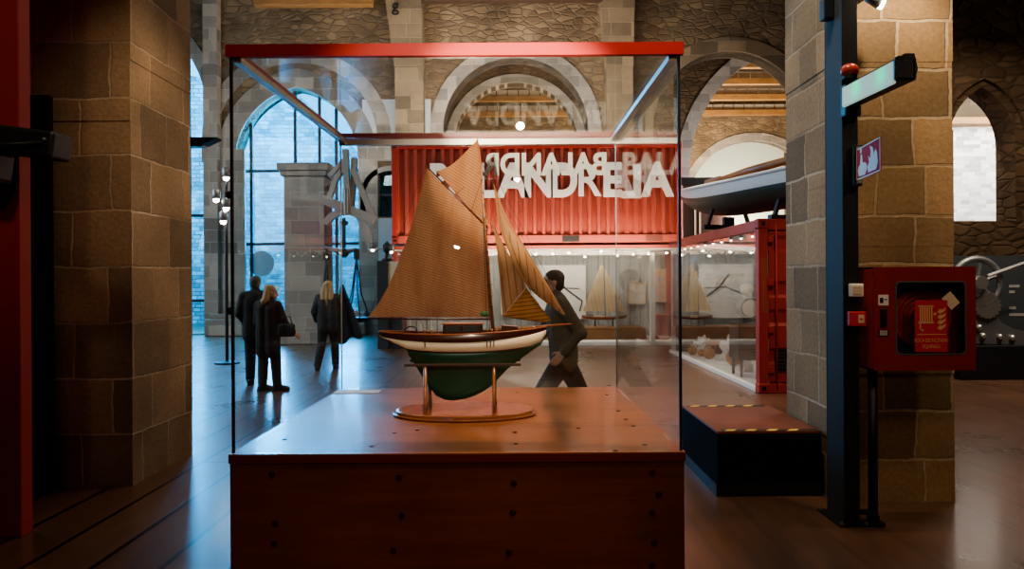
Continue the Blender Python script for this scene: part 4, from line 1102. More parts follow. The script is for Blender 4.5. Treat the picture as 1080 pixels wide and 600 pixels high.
def small_ship(name, base, L, H, label, group, hullm, parts, rz=0.):
    """small display model: parts = list of sails as (u,v) polygons, u along the length 0..1, v up 0..1"""
    r = thing(name, base, label, 'model ship', group, rz)
    bm = B(); rows = []
    z0 = H*.1; n = 12
    for i in range(n+1):
        t = i/n; x = (t-.5)*L; b = .11*L*max(.03, math.sin(PI*min(1, max(0, t*.93+.05))))**.7; sh = z0+.075*L+.035*L*(2*t-1)**2; kz = z0+.045*L*(abs(2*t-1))**2.5
        rows.append([bm.verts.new((x, s*b*w, kz+(sh-kz)*v)) for s, w, v in ((-1, 1, 1), (-1, .92, .5), (-1, .4, .08), (1, .4, .08), (1, .92, .5), (1, 1, 1))])
    for a, b in zip(rows, rows[1:]):
        for i in range(6): bm.faces.new((a[i], b[i], b[(i+1) % 6], a[(i+1) % 6]))
    bm.faces.new(rows[0][::-1]); bm.faces.new(rows[-1]); obj('hull', bm, hullm, r, smooth=True)
    bm = B(); zd = z0+.085*L; tube(bm, [(.03*L, 0, zd-.05*L), (.03*L-.02*H, 0, H)], [.008*L, .003*L], 8); obj('mast', bm, 'dark_wood', r, smooth=True)
    bm = B(); tube(bm, [(-.5*L, 0, zd+.025*L), (.03*L, 0, zd+.03*L)], .005*L, 6); obj('boom', bm, 'dark_wood', r)
    bm = B(); tube(bm, [(.42*L, 0, zd+.0*L), (.56*L, 0, zd+.03*L)], .006*L, 6); obj('bowsprit', bm, 'dark_wood', r)
    bm = B(); box(bm, -.22*L, -.02*L, -.05*L, .05*L, zd-.02*L, zd+.025*L, .004); obj('cabin', bm, 'cream', r)
    for nm, pts in parts:
        bm = B(); l = len(pts); vs = [Vector(((u-.5)*L, .004*L, v*H)) for u, v in pts]; ce = sum(vs, Vector())/l+Vector((0, -.04*L, 0))
        cv = bm.verts.new(ce); pv = [bm.verts.new(v) for v in vs]
        for i in range(l): bm.faces.new((cv, pv[i], pv[(i+1) % l]))
        bmesh.ops.subdivide_edges(bm, edges=bm.edges[:], cuts=2, use_grid_fill=True, smooth=.3)
        obj(nm, bm, 'sail_white', r, smooth=True)
    for x in (-.2*L, .2*L):
        bm = B(); tube(bm, [(x, 0, 0), (x, 0, z0+.02*L)], [.02*L, .012*L], 8); obj('stand_post', bm, 'dark_wood', r)
    return r
gaffrig = [('mainsail', [(.02, .235), (.51, .24), (.505, .93), (.44, .97)]), ('jib', [(.55, .22), (.98, .23), (.53, .9)])]
q = P(637, 344, 20.4); 
small_ship('model_sailboat', (q.x, 20.4, zl1+.0), P(660, 300, 20.4).x-P(613, 300, 20.4).x, P(636, 276, 20.4).z-zl1, 'small model sailboat with cream sails on the wooden ledge of the central vitrine', None, 'hull_varnish', gaffrig)
# spot lamps along the vitrine's ceiling
first = None
def bulb(name, loc, r, label, group, m='bulb'):
    global first
    k = (name, m)
    if first is None or first[0] != k:
        t_ = thing(name, loc, label, 'spotlight', group)
        bm = B(); lathe(bm, [(r*.7, 0), (r, .3*r), (r, 2*r), (r*.5, 2.4*r)], 12); obj('housing', bm, 'iron', t_, smooth=True)
        bm = B(); ball(bm, (0, 0, -.15*r), r*.72, 10); obj('bulb', bm, m, t_, smooth=True)
        first = (k, t_); return t_
    return dup(first[1], loc, None, label, group)
for i, px in enumerate((528, 546, 565, 583, 600, 617, 634, 651, 668, 684, 703)):
    q = P(px, 264.5+(i % 2)*2.5+(i % 3)*1.5, 19.6+(i % 3)*.35); bulb('vitrine_spotlight', q, .05, 'tiny ceiling spotlight in the row along the central vitrine', 'spotlights of the central vitrine')
# ---- right-hand container with its glazed side
RX, RY0, RY1 = 3.67, 11.0, 17.3
rc = thing('shipping_container', (RX, RY0, 0), 'red container seen from its door end with a long glazed side', 'shipping container')
RW, RL, RH = 2.44, RY1-RY0, P(800, 231, 11).z
bm = B(); box(bm, 0, .14, 0, .16, .0, RH, .012); obj('corner_post', bm, 'container_red_deep', rc)
bm = B(); box(bm, RW-.14, RW, 0, .16, 0, RH, .012); obj('corner_post', bm, 'container_red_deep', rc)
bm = B(); box(bm, 0, RW, .01, .14, RH-.16, RH, .01); obj('door_header', bm, 'container_red_deep', rc)
bm = B(); box(bm, 0, RW, .01, .14, .0, .14, .01); obj('door_sill', bm, 'container_red_deep', rc)
for x in (-.012, RW-.15):
    for z in (-.0, RH-.14): bm = B(); box(bm, x, x+.17, -.015, .17, z, z+.15, .02); cc_ = obj('corner_casting', bm, 'container_red_deep', rc); bm = B(); box(bm, x+.05, x+.11, -.02, -.01, z+.045, z+.105); obj('casting_hole', bm, 'black', cc_)
for k, (xa, xb) in enumerate(((.17, RW/2-.01), (RW/2+.01, RW-.17))):
    bm = B(); zz = [.16, .42, .47, .62, .67, 1.0, 1.05, 1.2, 1.25, 1.42, 1.47, 1.62, 1.67, 2.1, 2.15, 2.3, 2.35, RH-.18]
    for i in range(len(zz)-1):
        dy = [.05, None, .09, None][i % 4]
        if dy is None:
            d0, d1 = ((.05, .09) if i % 4 == 1 else (.09, .05))
        else: d0 = d1 = dy
        bm.faces.new([bm.verts.new(v) for v in ((xa, d0, zz[i]), (xb, d0, zz[i]), (xb, d1, zz[i+1]), (xa, d1, zz[i+1]))])
    bmesh.ops.remove_doubles(bm, verts=bm.verts, dist=.0005)
    dd = obj('door_leaf', bm, 'container_red_deep', rc)
    for xx in (xa+.1, xb-.15):
        bm = B(); tube(bm, [(xx, .02, .05), (xx, .02, RH-.05)], .017, 8); obj('lock_rod', bm, 'container_red_deep', dd, smooth=True)
    for zz_ in (.35, .95, 1.65, 2.3):
        bm = B(); box(bm, xa-.03, xa+.06, -.0, .06, zz_-.05, zz_+.05, .008); obj('hinge', bm, 'container_red_deep', dd)
q = P(826, 379, 10.98); bm = B(); box(bm, q.x-RX-.1, q.x-RX+.1, .012, .05, q.z-.17, q.z+.15); pt = obj('data_plate', bm, 'black', rc, )
bm = B()
for k in range(5): box(bm, q.x-RX-.08, q.x-RX+.07-(k % 2)*.03, .008, .013, q.z-.13+k*.055, q.z-.12+k*.055)
obj('plate_line', bm, 'cloth_grey', pt)
bm = B(); box(bm, .03, .11, -.004, .002, P(797, 330, 11).z, P(797, 272, 11).z); lb = obj('post_strip', bm, 'container_red', rc)
bm = B(); box(bm, 0, .1, .16, RL, RH-.17, RH, .01); obj('top_rail', bm, 'container_red', rc)
bm = B(); box(bm, .0, .1, .16, RL, .0, .07, .005); obj('bottom_rail', bm, 'white', rc)
bm = B(); box(bm, .05, RW, .14, RL, RH-.09, RH-.04); obj('roof', bm, 'container_red_deep', rc)
bm = B(); box(bm, .05, RW-.05, .14, RL, RH-.13, RH-.1); obj('ceiling_lining', bm, 'white', rc)
bm = B(); box(bm, .1, RW, .14, RL, .0, .06); obj('vitrine_floor', bm, 'white', rc)
bm = B(); box(bm, RW-.06, RW, .14, RL, 0, RH); obj('side_wall', bm, 'white', rc)
bm = B(); box(bm, .05, RW, RL-.05, RL, 0, RH); obj('end_wall', bm, 'white', rc)
bm = B(); box(bm, .1, RW-.1, .1, .13, .06, RH-.12); obj('door_lining', bm, 'white', rc)
bm = B(); box(bm, .04, .052, .16, RL, .07, RH-.17); obj('vitrine_glass', bm, 'vitrine_glass', rc)
# sea picture across the far end
a, b = Vector((RX+.08, RY1-.1, .62)), Vector((RX+RW-.1, RY1-.1, RH-.14))
bm = B(); poly(bm, [(a.x, a.y, a.z), (b.x, a.y, a.z), (b.x, a.y, b.z), (a.x, a.y, b.z)], .02); o = obj('sea_photograph', bm, 'sea_picture')
for li, l in enumerate(o.data.loops):
    v = o.data.vertices[l.vertex_index].co; o.data.uv_layers[0].data[li].uv = ((v.x-a.x)/(b.x-a.x), (v.z-a.z)/(b.z-a.z))
tag(o, 'large grey-blue sea photograph lining the end of the right vitrine', 'photograph')
bm = B(); YQ = RY1-.11
isl = [(744, 314), (738, 317), (752, 305), (756, 296), (760, 292), (770, 289), (785, 288.5), (785, 290.5), (774, 293), (770, 298), (762, 305), (752, 311)]
bm.faces.new([bm.verts.new(P(x, y, YQ)) for x, y in isl]); obj('rocky_shore', bm, 'cloth_grey', o)
bm = B(); bm.faces.new([bm.verts.new(P(x, y, YQ)) for x, y in ((753, 304), (757, 296), (764, 291), (769, 294), (764, 300))]); obj('ship_shape', bm, 'chart_print', o)
# ledge, models and finds in the right vitrine
bm = B(); box(bm, RX+.12, RX+RW-.1, 16.85, 17.15, .06, P(740, 345, 16.4).z, .01)
tag(obj('display_ledge', bm, 'dark_wood'), 'dark wooden ledge across the end of the right vitrine', 'ledge')
q = P(737, 344, 16.5); zq = P(740, 345, 16.4).z
small_ship('model_sailboat', (q.x+.1, 16.98, zq), .74, 1.3, 'small model sailboat with tall cream sails on the dark ledge of the right vitrine', None, 'dark_wood', [('mainsail', [(.12, .24), (.51, .25), (.52, .97), (.30, .95)]), ('jib', [(.55, .24), (.93, .26), (.53, .93)])])
def rock(name, loc, r, m, label, cat, group, seed, sq=(1, 1, 1), n=3, spiky=.5):
    rnd = random.Random(seed); bm = B(); bmesh.ops.create_icosphere(bm, subdivisions=n, radius=1)
    from mathutils import noise
    for v in bm.verts:
        d = 1+spiky*noise.fractal(v.co*2.2+Vector((seed*3.1, 0, 0)), 1., 2., 4)
        v.co = Vector((v.co.x*d*r*sq[0], v.co.y*d*r*sq[1], max(-.45*r, v.co.z*d*r*sq[2])))
    lo_ = min(v.co.z for v in bm.verts); bmesh.ops.translate(bm, verts=bm.verts, vec=(0, 0, -lo_))
    return tag(obj(name, bm, m, loc=loc), label, cat, group)
def onf(px, py):
    Y = (EYE-.06)*F/(py-(HZ-.006*(px-540))); p = P(px, py, Y); p.z = .06; return p
rock('coral_rock', onf(742, 371.5), .2, 'coral', 'white branching coral lump nearest the ledge, left of the brown chest', 'coral', 'white coral lumps', 1, (1, 1, 1.1), 4, .7)
rock('coral_rock', onf(775, 380.5), .27, 'coral', 'large white coral lump behind the fallen jar in the right vitrine', 'coral', 'white coral lumps', 2, (1, .8, 1.2), 4, .7)
rock('coral_rock', onf(787, 392), .12, 'coral', 'small white coral lump by the dark table leg in the right vitrine', 'coral', 'white coral lumps', 3, (.8, .8, 1.2), 4, .7)
def jar(loc, s, label, lying=False, rz=0.):
    r = thing('clay_jar', loc, label, 'jar', 'clay finds on the white vitrine floor', rz)
    bm = B(); lathe(bm, [(.05, 0), (.11, .05), (.13, .12), (.10, .19), (.05, .23), (.045, .27), (.062, .29)], 18)
    h_ = B(); tube(h_, [(.1, 0, .18), (.14, 0, .24), (.1, 0, .28), (.05, 0, .27)], .014, 6)
    for b_ in (bm, h_):
        bmesh.ops.scale(b_, verts=b_.verts, vec=(s, s, s))
        if lying: bmesh.ops.rotate(b_, verts=b_.verts, matrix=Matrix.Rotation(PI/2*.95, 3, 'Y')); bmesh.ops.translate(b_, verts=b_.verts, vec=(0, 0, .125*s))
    obj('vessel', bm, 'terracotta', r, smooth=True); obj('handle', h_, 'terracotta', r, smooth=True); return r
jar(onf(730.5, 374), .8, 'squat brown clay jar farthest left on the white vitrine floor')
jar(onf(736.5, 376), .6, 'small brown clay jar lying beside the squat one', True, .3)
jar(onf(748, 378.5), 1.0, 'round upright brown clay jug in the middle of the vitrine floor')
jar(onf(766, 386), 1.2, 'long brown clay jar lying on its side in front of the big coral', True, -.15)
ch_ = thing('wooden_chest', onf(758, 373), 'small brown wooden chest between the coral lumps', 'chest', rotz=-.3)
bm = B(); box(bm, -.26, .26, -.14, .14, 0, .2, .01); obj('box', bm, 'dark_wood', ch_)
bm = B(); lid = [( .15*math.cos(PI*i/10), .2+.1*math.sin(PI*i/10)) for i in range(11)]
A_ = [bm.verts.new((-.27, y, z)) for y, z in lid]; B_ = [bm.verts.new((.27, y, z)) for y, z in lid]
for i in range(10): bm.faces.new((A_[i], A_[i+1], B_[i+1], B_[i]))
bm.faces.new(A_); bm.faces.new(B_[::-1]); bm.faces.new((A_[0], B_[0], B_[-1], A_[-1])); obj('lid', bm, 'terracotta', ch_)
# instrument on a dark table
YT_ = 12.6; ta, tb = P(776, 340, YT_), P(800, 340, YT_)
tbx = thing('dark_table', (ta.x+.25, YT_, .06), 'dark wooden table by the red door post inside the right vitrine', 'table')
tz = ta.z-.06
bm = B(); box(bm, -.28, .4, -.25, .3, tz-.62, tz, .01); obj('table_top', bm, 'dark_wood', tbx)
for x in (-.22, .34):
    for y in (-.2, .25): bm = B(); tube(bm, [(x, y, 0), (x, y, tz-.6)], [.022, .03], 8); obj('leg', bm, 'dark_wood', tbx)
tc = thing('brass_instrument', (ta.x+.25, YT_, ta.z), 'round pale-faced instrument with a dark hood on the dark table', 'instrument')
bm = B(); tube(bm, [(0, .16, .24), (0, -.02, .24)], [.2, .17], 20); obj('drum', bm, 'black', tc, smooth=False)
bm = B(); tube(bm, [(0, -.02, .24), (0, -.035, .24)], [.145, .145], 20); obj('dial', bm, 'cream', tc)
bm = B(); tube(bm, [(0, .1, .36), (-.05, .05, .5), (-.06, -.02, .58)], [.05, .09, .11], 14); obj('hood', bm, 'cream', tc, smooth=True)
bm = B(); box(bm, -.14, .14, -.03, .16, 0, .07, .01); obj('foot', bm, 'black', tc)
for i in range(9):
    bulb('rail_spotlight', (RX+.2, 11.9+i*.58, RH-.2), .03, 'tiny spotlight in the row under the top rail of the right vitrine', 'spotlights of the right vitrine', 'bulb_soft')
# ---- rowing boat resting on the right container
p0, p1 = Vector(P(720, 222, 15.0)), Vector(P(842, 186, 11.3))
zc = RH
dv = Vector((p1.x-p0.x, p1.y-p0.y, 0)); LB = dv.length*1.22; rz = math.atan2(dv.y, dv.x)
rb = thing('rowing_boat', (p0.x, p0.y, zc), 'white and dark green wooden boat stored on top of the right container', 'boat', rotz=rz)
bm = B(); bd = B(); n = 20; rows = []; rows2 = []
for i in range(n+1):
    t = i/n; x = LB*t; b = .58*(math.sin(PI*min(1, t*.8+.01)))**.75+.008; sh = .70+.20*(1-t)**2.2+.10*max(0, t-.6); kz = .2+.5*(1-t)**5*1.0
    mid = kz+(sh-kz)*.62
    prof = [(-1, 1, sh), (-1, .97, mid), (-1, .72, kz+(sh-kz)*.25), (-.05, 1, kz), (1, .72, kz+(sh-kz)*.25), (1, .97, mid), (1, 1, sh)]
    rows.append([bm.verts.new((x, s*b*w, z)) for s, w, z in prof])
for a_, b_ in zip(rows, rows[1:]):
    for i in range(6):
        f = bm.faces.new((a_[i], b_[i], b_[i+1], a_[i+1])); f.material_index = 0 if i in (0, 5) else 1
bm.faces.new(rows[-1])
obj('hull', bm, ['white', 'boat_green'], rb, smooth=True)
for s in (-1, 1):
    bm = B(); tube(bm, [((LB*i/n), s*(.58*(math.sin(PI*min(1, i/n*.8+.01)))**.75+.012), .70+.20*(1-i/n)**2.2+.10*max(0, i/n-.6)) for i in range(n+1)], .03, 6); obj('gunwale', bm, 'white', rb, smooth=True)
bm = B()
i0 = 2
A_ = [bm.verts.new((LB*i/n, -(.55*(math.sin(PI*min(1, i/n*.8+.01)))**.75), .66+.18*(1-i/n)**2.2)) for i in range(n+1)]; B_ = [bm.verts.new((LB*i/n, (.55*(math.sin(PI*min(1, i/n*.8+.01)))**.75), .66+.18*(1-i/n)**2.2)) for i in range(n+1)]
for i in range(n): bm.faces.new((A_[i], A_[i+1], B_[i+1], B_[i]))
obj('inner_deck', bm, 'hull_varnish', rb)
for t in (.35, .6, .8): bm = B(); b = .5*(math.sin(PI*(t*.8)))**.75; box(bm, LB*t-.1, LB*t+.1, -b, b, .74, .77); obj('thwart', bm, 'wood_ledge', rb)
sp_ = thing('wooden_spar', (p0.x, p0.y, zc), 'long orange-brown wooden spar laid along the stored boat', 'spar', rotz=rz)
bm = B(); tube(bm, [(LB*.28, -.2, .86), (LB*.6, -.22, .9), (LB*1.05, -.24, .9)], [.04, .065, .06], 10); obj('shaft', bm, 'wood_ledge', sp_, smooth=True)
bm = B(); bar(bm, (LB*.28, -.2, .86), (LB*.40, -.2, .87), .03, .16); obj('blade', bm, 'wood_ledge', sp_)
for k, t in enumerate((.38, .82)):
    q = p0+Vector((math.cos(rz), math.sin(rz), 0))*LB*t
    tr = thing('boat_trestle', (q.x, q.y, zc), ('dark' if k == 0 else 'dark')+(' wooden cradle under the bow half of the stored boat' if k == 0 else ' wooden cradle under the stern half of the stored boat'), 'cradle', rotz=rz)
    bm = B(); box(bm, -.05, .05, -.5, .5, 0, .08); obj('foot_beam', bm, 'dark_wood', tr)
    for s in (-1, 1): bm = B(); bar(bm, (0, s*.42, .05), (0, s*.3, .4), .07, .05); obj('arm', bm, 'dark_wood', tr)
    bm = B(); box(bm, -.04, .04, -.1, .1, .08, .22); obj('block', bm, 'dark_wood', tr)
# dark board with black strip behind the boat
a, b = P(721, 240, 18.7), P(771, 187, 18.7)
db = thing('dark_board', ((a.x+b.x)/2, 18.7, 0), 'brown board with a black strip along its top, behind the stored boat', 'board')
w = (b.x-a.x)/2; zt2 = P(745, 195, 18.7).z
bm = B(); box(bm, -w, w, 0, .08, 0, zt2); obj('panel', bm, 'dark_wood', db)
bm = B(); box(bm, -w-.05, w+.02, -.03, .11, zt2, b.z); obj('top_strip', bm, 'black', db)
for x in (-w*.55, -w*.35): bm = B(); box(bm, x, x+.04, -.02, 0, .2, zt2-.1); obj('batten', bm, 'cream', db)
# ------------------------------------------------------------------ left background: timber hoist, balance scale, cabinet
YH = 19.4
ho = P(365, 225, YH)
hoist = thing('timber_hoist', (ho.x, YH, 0), 'pale timber hoist frame with curved braces jutting from the stone pier', 'hoist')
def H(px, py, dy=0.): p = P(px, py, YH); return Vector((p.x-ho.x, dy, p.z))
def hb(name, pts, w, h=None, m='timber_grey', dy=0.):
    bm = B()
    ps = [H(x, y, dy) for x, y in pts]; h = h or w
    rings = []
    for i, p in enumerate(ps):
        d = (ps[min(i+1, len(ps)-1)]-ps[max(0, i-1)]).normalized(); n_ = Vector((-d.z, 0, d.x))
        rings.append([bm.verts.new(p+n_*a*w*.4+Vector((0, b*h/2, 0))) for a, b in ((-1, -1), (1, -1), (1, 1), (-1, 1))])
    for a, b in zip(rings, rings[1:]):
        for k in range(4): bm.faces.new((a[k], a[(k+1) % 4], b[(k+1) % 4], b[k]))
    bm.faces.new(rings[0][::-1]); bm.faces.new(rings[-1]); return obj(name, bm, m, hoist)
hb('cross_beam', [(340, 210), (362, 219), (395, 232)], .30, .3)
hb('curved_brace', [(343, 236), (350, 228), (360, 223), (370, 223), (379, 228), (385, 240), (389, 252), (393, 266)], .20, .24)
hb('post', [(364.5, 158), (366, 195), (367, 224)], .17, .2)
hb('post', [(373, 166), (372, 190), (369, 224)], .17, .2, dy=.1)
hb('strut', [(372, 178), (380, 197), (393, 228)], .18, .18)
hb('strut', [(366, 172), (354, 190), (347, 211)], .15, .18)
hb('strut', [(347, 186), (358, 175), (366, 166)], .13, .16)
bm = B(); a = H(366, 215, -.15); tube(bm, [H(366, 200, -.18), H(366.5, 228, -.18)], .07, 10); obj('pulley_rod', bm, 'iron', hoist)
bm = B(); p = H(363, 266, 0); 
scale = thing('balance_scale', (ho.x, YH-.25, 0), 'large hanging balance scale with chains and pans below the timber hoist', 'scale')
bm = B(); tube(bm, [H(365, 231), H(365, 262)], .045, 8); tube(bm, [H(361, 236), H(369, 236)], .05, 8); obj('hanger', bm, 'steel_blue', scale)
bm = B(); tube(bm, [H(344, 261), H(355, 264), H(366, 266), H(379, 263)], [.035, .06, .08, .035], 8); obj('beam', bm, 'iron', scale)
bm = B(); ball(bm, H(365.5, 267), .12, 12); obj('pivot', bm, 'steel_blue', scale, smooth=True)
for px, hw2, py in ((346.5, 9, 334), (378, 13.5, 335)):
    bm = B(); tube(bm, [H(px, 263), H(px+.3, 274)], .075, 6); hk = obj('chain_knot', bm, 'steel_dark', scale)
    for dx, dy in ((-hw2, 0), (hw2, 0), (-hw2*.4, -.3), (hw2*.45, -.28)):
        bm = B(); a, b = H(px, 272), H(px+dx, py-1, dy); c = a.lerp(b, .55)+Vector((-dx*.004, 0, -.10)); tube(bm, [a, c, b], .018, 5); obj('chain', bm, 'steel_dark', scale)
    c = H(px, py); rr = hw2*YH/F
    bm = B(); lathe(bm, [(rr*.7, c.z-.1), (rr, c.z-.03), (rr*1.03, c.z+.02)], 24, c.x, c.y); obj('pan', bm, 'steel_dark', scale)
bm = B(); a = P(404, 275, 18.6); b = P(421, 345, 18.6)
cab_ = thing('dark_cabinet', (a.x, 18.6, 0), 'tall dark grey cabinet with a cream panel beside the red container end', 'cabinet')
x0 = P(396, 0, 18.6).x-a.x; x1 = P(407, 0, 18.6).x-a.x; x2 = P(421, 0, 18.6).x-a.x
bm = B(); box(bm, x0, x1, 0, .5, 0, a.z, .01); obj('body', bm, 'steel_blue', cab_)
bm = B(); box(bm, x1, x2, .05, .45, 1.2, a.z-.02, .01); obj('side_panel', bm, 'cream', cab_)
bm = B(); box(bm, x1, x2, .1, .45, 0, 1.2, .01); obj('lower_panel', bm, 'steel_blue', cab_)
q = P(408, 274, 18.75)
lamp = thing('dark_lantern', (q.x, 18.8, a.z), 'small dark lantern figure standing on top of the dark cabinet', 'lantern')
bm = B(); lathe(bm, [(.14, 0), (.14, .05), (.06, .08), (.05, .2), (.1, .24), (.11, .4), (.05, .46), (.02, .5)], 14); obj('lantern_body', bm, 'black', lamp, smooth=True)
bm = B(); tube(bm, [P(388, 263, 18.9)-Vector((0, 0, 0)), P(414, 261, 18.9)], .03, 8)
tag(obj('lamp_rail', bm, 'aluminium'), 'thin horizontal pale rail from the hoist brace to the container', 'rail')
bulb('rail_lamp', P(393, 263, 18.8), .07, 'bright small lamp at the foot of the curved hoist brace', None, 'bulb_soft')
bulb('rail_lamp', P(413, 265, 18.8), .05, 'small lamp on the rail end beside the container corner', None, 'bulb_soft')
# spotlights on a dark pole by the left pier
poleY = 15.5; pq = P(239, 300, poleY)
pole = thing('lamp_pole', (pq.x, poleY, 0), 'thin dark pole carrying four bright spotlights left of the case', 'pole')
bm = B(); tube(bm, [(0, 0, 0), (0, 0, P(239, 180, poleY).z)], .035, 8); obj('shaft', bm, 'steel_dark', pole)
bm = B(); lathe(bm, [(.25, 0), (.25, .03), (.05, .06)], 20); obj('base', bm, 'steel_dark', pole)
for (px, py, r_), lab in zip(((238.5, 187, .085), (228, 210, .06), (238.5, 219, .08), (235.5, 233, .085)), ('topmost', 'smallest and leftmost', 'middle', 'lowest')):
    q = P(px, py, poleY-.15); bulb('pole_spotlight', q, r_, lab+' of the four bright lamps on the dark pole', None, 'bulb')
for py in (210, 220, 233):
    bm = B(); tube(bm, [Vector((0, 0, P(239, py, poleY).z)), P(228 if py == 210 else 237, py, poleY-.12)-Vector((pq.x, poleY, 0))], .018, 6); obj('lamp_arm', bm, 'steel_dark', pole)
# dark bracket lamp poking out behind the left pillar
q = P(216, 149, 9.); bl = thing('bracket_lamp', q, 'dark flat lamp poking out behind the left stone pillar', 'lamp')
bm = B(); lo_ = [(-.35, -.06, -.05), (.06, -.06, -.05), (.17, 0, .03), (.06, .06, .03), (-.35, .06, .03)]
a_ = [bm.verts.new((x, -.09, z)) for x, z in ((-.4, -.06), (.02, -.05), (.18, .03), (-.4, .04))]; b_ = [bm.verts.new((x, .09, z)) for x, z in ((-.4, -.06), (.02, -.05), (.18, .03), (-.4, .04))]
bm.faces.new(a_[::-1]); bm.faces.new(b_)
for i in range(4): bm.faces.new((a_[i], a_[(i+1) % 4], b_[(i+1) % 4], b_[i]))
obj('housing', bm, 'black', bl)
bm = B(); box(bm, -.35, .0, -.07, .07, -.075, -.055); obj('lamp_glass', bm, 'iron', bl)

# ------------------------------------------------------------------ right bay: steering machine in front of a dark panel
YM = 12.4
a, b = P(1008, 366, YM), P(1130, 268, YM)
ip = thing('information_panel', ((a.x+b.x)/2, YM+.5, 0), 'big dark information panel with pale lines of text behind the machine', 'panel')
w = (b.x-a.x)/2
bm = B(); box(bm, -w-.3, w, 0, .06, 0, b.z); obj('board', bm, 'steel_blue', ip)
def mtext(px0, px1, py): 
    u, v = P(px0, py-1.6, YM+.48), P(px1, py+1.2, YM+.48); bm = B(); box(bm, u.x-ip.location.x, v.x-ip.location.x, -.006, 0, v.z, u.z); obj('text_line', bm, 'cloth_tan' if py < 300 else 'timber_grey', ip)
for x0, x1, y in ((1065, 1076, 302), (1065, 1071, 308), (1065, 1072, 325), (1065, 1083, 332)): mtext(x0, x1, y)
mq = P(1034, 300, YM)
mc = thing('steering_machine', (mq.x, YM, 0), 'grey metal machine with a spoked wheel behind the fire hose cabinet', 'machine')
def K(px, py, dy=0.): p = P(px, py, YM); return Vector((p.x-mq.x, dy, p.z))
c_ = K(1030, 298); R_ = 25*YM/F
bm = B(); tube(bm, [c_+Vector((math.cos(2*PI*i/40)*R_, 0, math.sin(2*PI*i/40)*R_)) for i in range(41)], .055, 8, caps=False); wh = obj('wheel_rim', bm, 'iron', mc, smooth=True)
for k in range(6):
    an = k*PI/3+.3; bm = B(); tube(bm, [c_, c_+Vector((math.cos(an)*R_, 0, math.sin(an)*R_))], .03, 6); obj('spoke', bm, 'iron', wh)
bm = B(); tube(bm, [c_+Vector((0, -.15, 0)), c_+Vector((0, .3, 0))], .11, 16); obj('hub', bm, 'aluminium', mc)
g2 = K(1040, 322, -.05)
bm = B(); n = 36
pts = [g2+Vector((math.cos(2*PI*i/n)*(.2 if i % 2 else .235), 0, math.sin(2*PI*i/n)*(.2 if i % 2 else .235))) for i in range(n)]
vs = [bm.verts.new(p) for p in pts]; f = bm.faces.new(vs); r_ = bmesh.ops.extrude_face_region(bm, geom=[f]); bmesh.ops.translate(bm, verts=[g for g in r_['geom'] if isinstance(g, bmesh.types.BMVert)], vec=(0, .12, 0)); obj('gear', bm, 'aluminium', mc)
bm = B(); body = [K(1010, 362), K(1084, 364), K(1084, 350), K(1068, 346), K(1056, 340), K(1049, 328), K(1047, 318), K(1040, 312), K(1030, 318), K(1010, 322)]
poly(bm, body, .35); obj('casting', bm, 'iron', mc)
for px, py in ((1036, 354), (1054, 355), (1067, 356), (1032, 345)):
    bm = B(); ball(bm, K(px, py, -.02), .05, 10); obj('cap_nut', bm, 'aluminium', mc, smooth=True)
bm = B(); tube(bm, [K(1038, 291, -.1), K(1086, 274, -.1)], .03, 8); obj('rod', bm, 'aluminium', mc)
bm = B(); a, b = K(1010, 364), K(1086, 364); box(bm, a.x, b.x, -.1, .45, 0, a.z-.0, .02); obj('base', bm, 'steel_dark', mc)

# ------------------------------------------------------------------ visitors
J = dict(STAND); J.update(head=(-.02, .05, 1.63), face=(.15, 1, 0), elL=(-.27, .02, 1.14), wrL=(-.2, .22, .98), elR=(.27, .0, 1.14), wrR=(.2, .2, 1.0), hdL=(.4, .9, .1), hdR=(-.4, .9, .1), pnL=(1, 0, -.2), pnR=(-1, 0, -.2))
q = P(271, 405, 12.3); q.z = 0
person('person', q, .2, 'man with short hair in a dark jacket, seen from behind beside a woman', J, dict(trousers='denim', jacket='cloth_black', hair='hair_grey', hem=.14, bulk=1.06), 1.03)
J = dict(STAND); J.update(knR=(.11, .04, .5), anR=(.15, .02, .09), toeR=(.75, .6, 0), toeL=(.3, 1, 0), head=(.02, .06, 1.585), face=(.75, .6, -.1), shL=(-.17, 0, 1.38), shR=(.17, 0, 1.38),
                          elL=(-.24, .06, 1.1), wrL=(-.05, .24, 1.03), hdL=(.9, .4, 0), pnL=(.2, -.3, 1), elR=(.28, .03, 1.1), wrR=(.36, .17, .93), hdR=(.4, .7, -.5), pnR=(-1, .1, 0))
q = P(283, 411, 11.55); q.z = 0
wo = person('person', q, -.25, 'woman with blond hair and a long dark coat, turned to her right beside a man', J, dict(trousers='cloth_black', jacket='cloth_black', hair='hair_blond', hem=.28, bulk=.98, long=.08), .97)
hbg = P(301, 347, 11.25)
hb_ = thing('handbag', (hbg.x, 11.3, hbg.z-.12), 'small dark handbag held by the woman in the long coat', 'handbag')
bm = B(); box(bm, -.13, .13, -.05, .05, 0, .2, .035); obj('bag_body', bm, 'cloth_black', hb_, smooth=True)
bm = B(); tube(bm, [(-.09, 0, .18), (-.06, 0, .3), (.06, 0, .3), (.09, 0, .18)], .01, 6); obj('strap', bm, 'black', hb_, smooth=True)
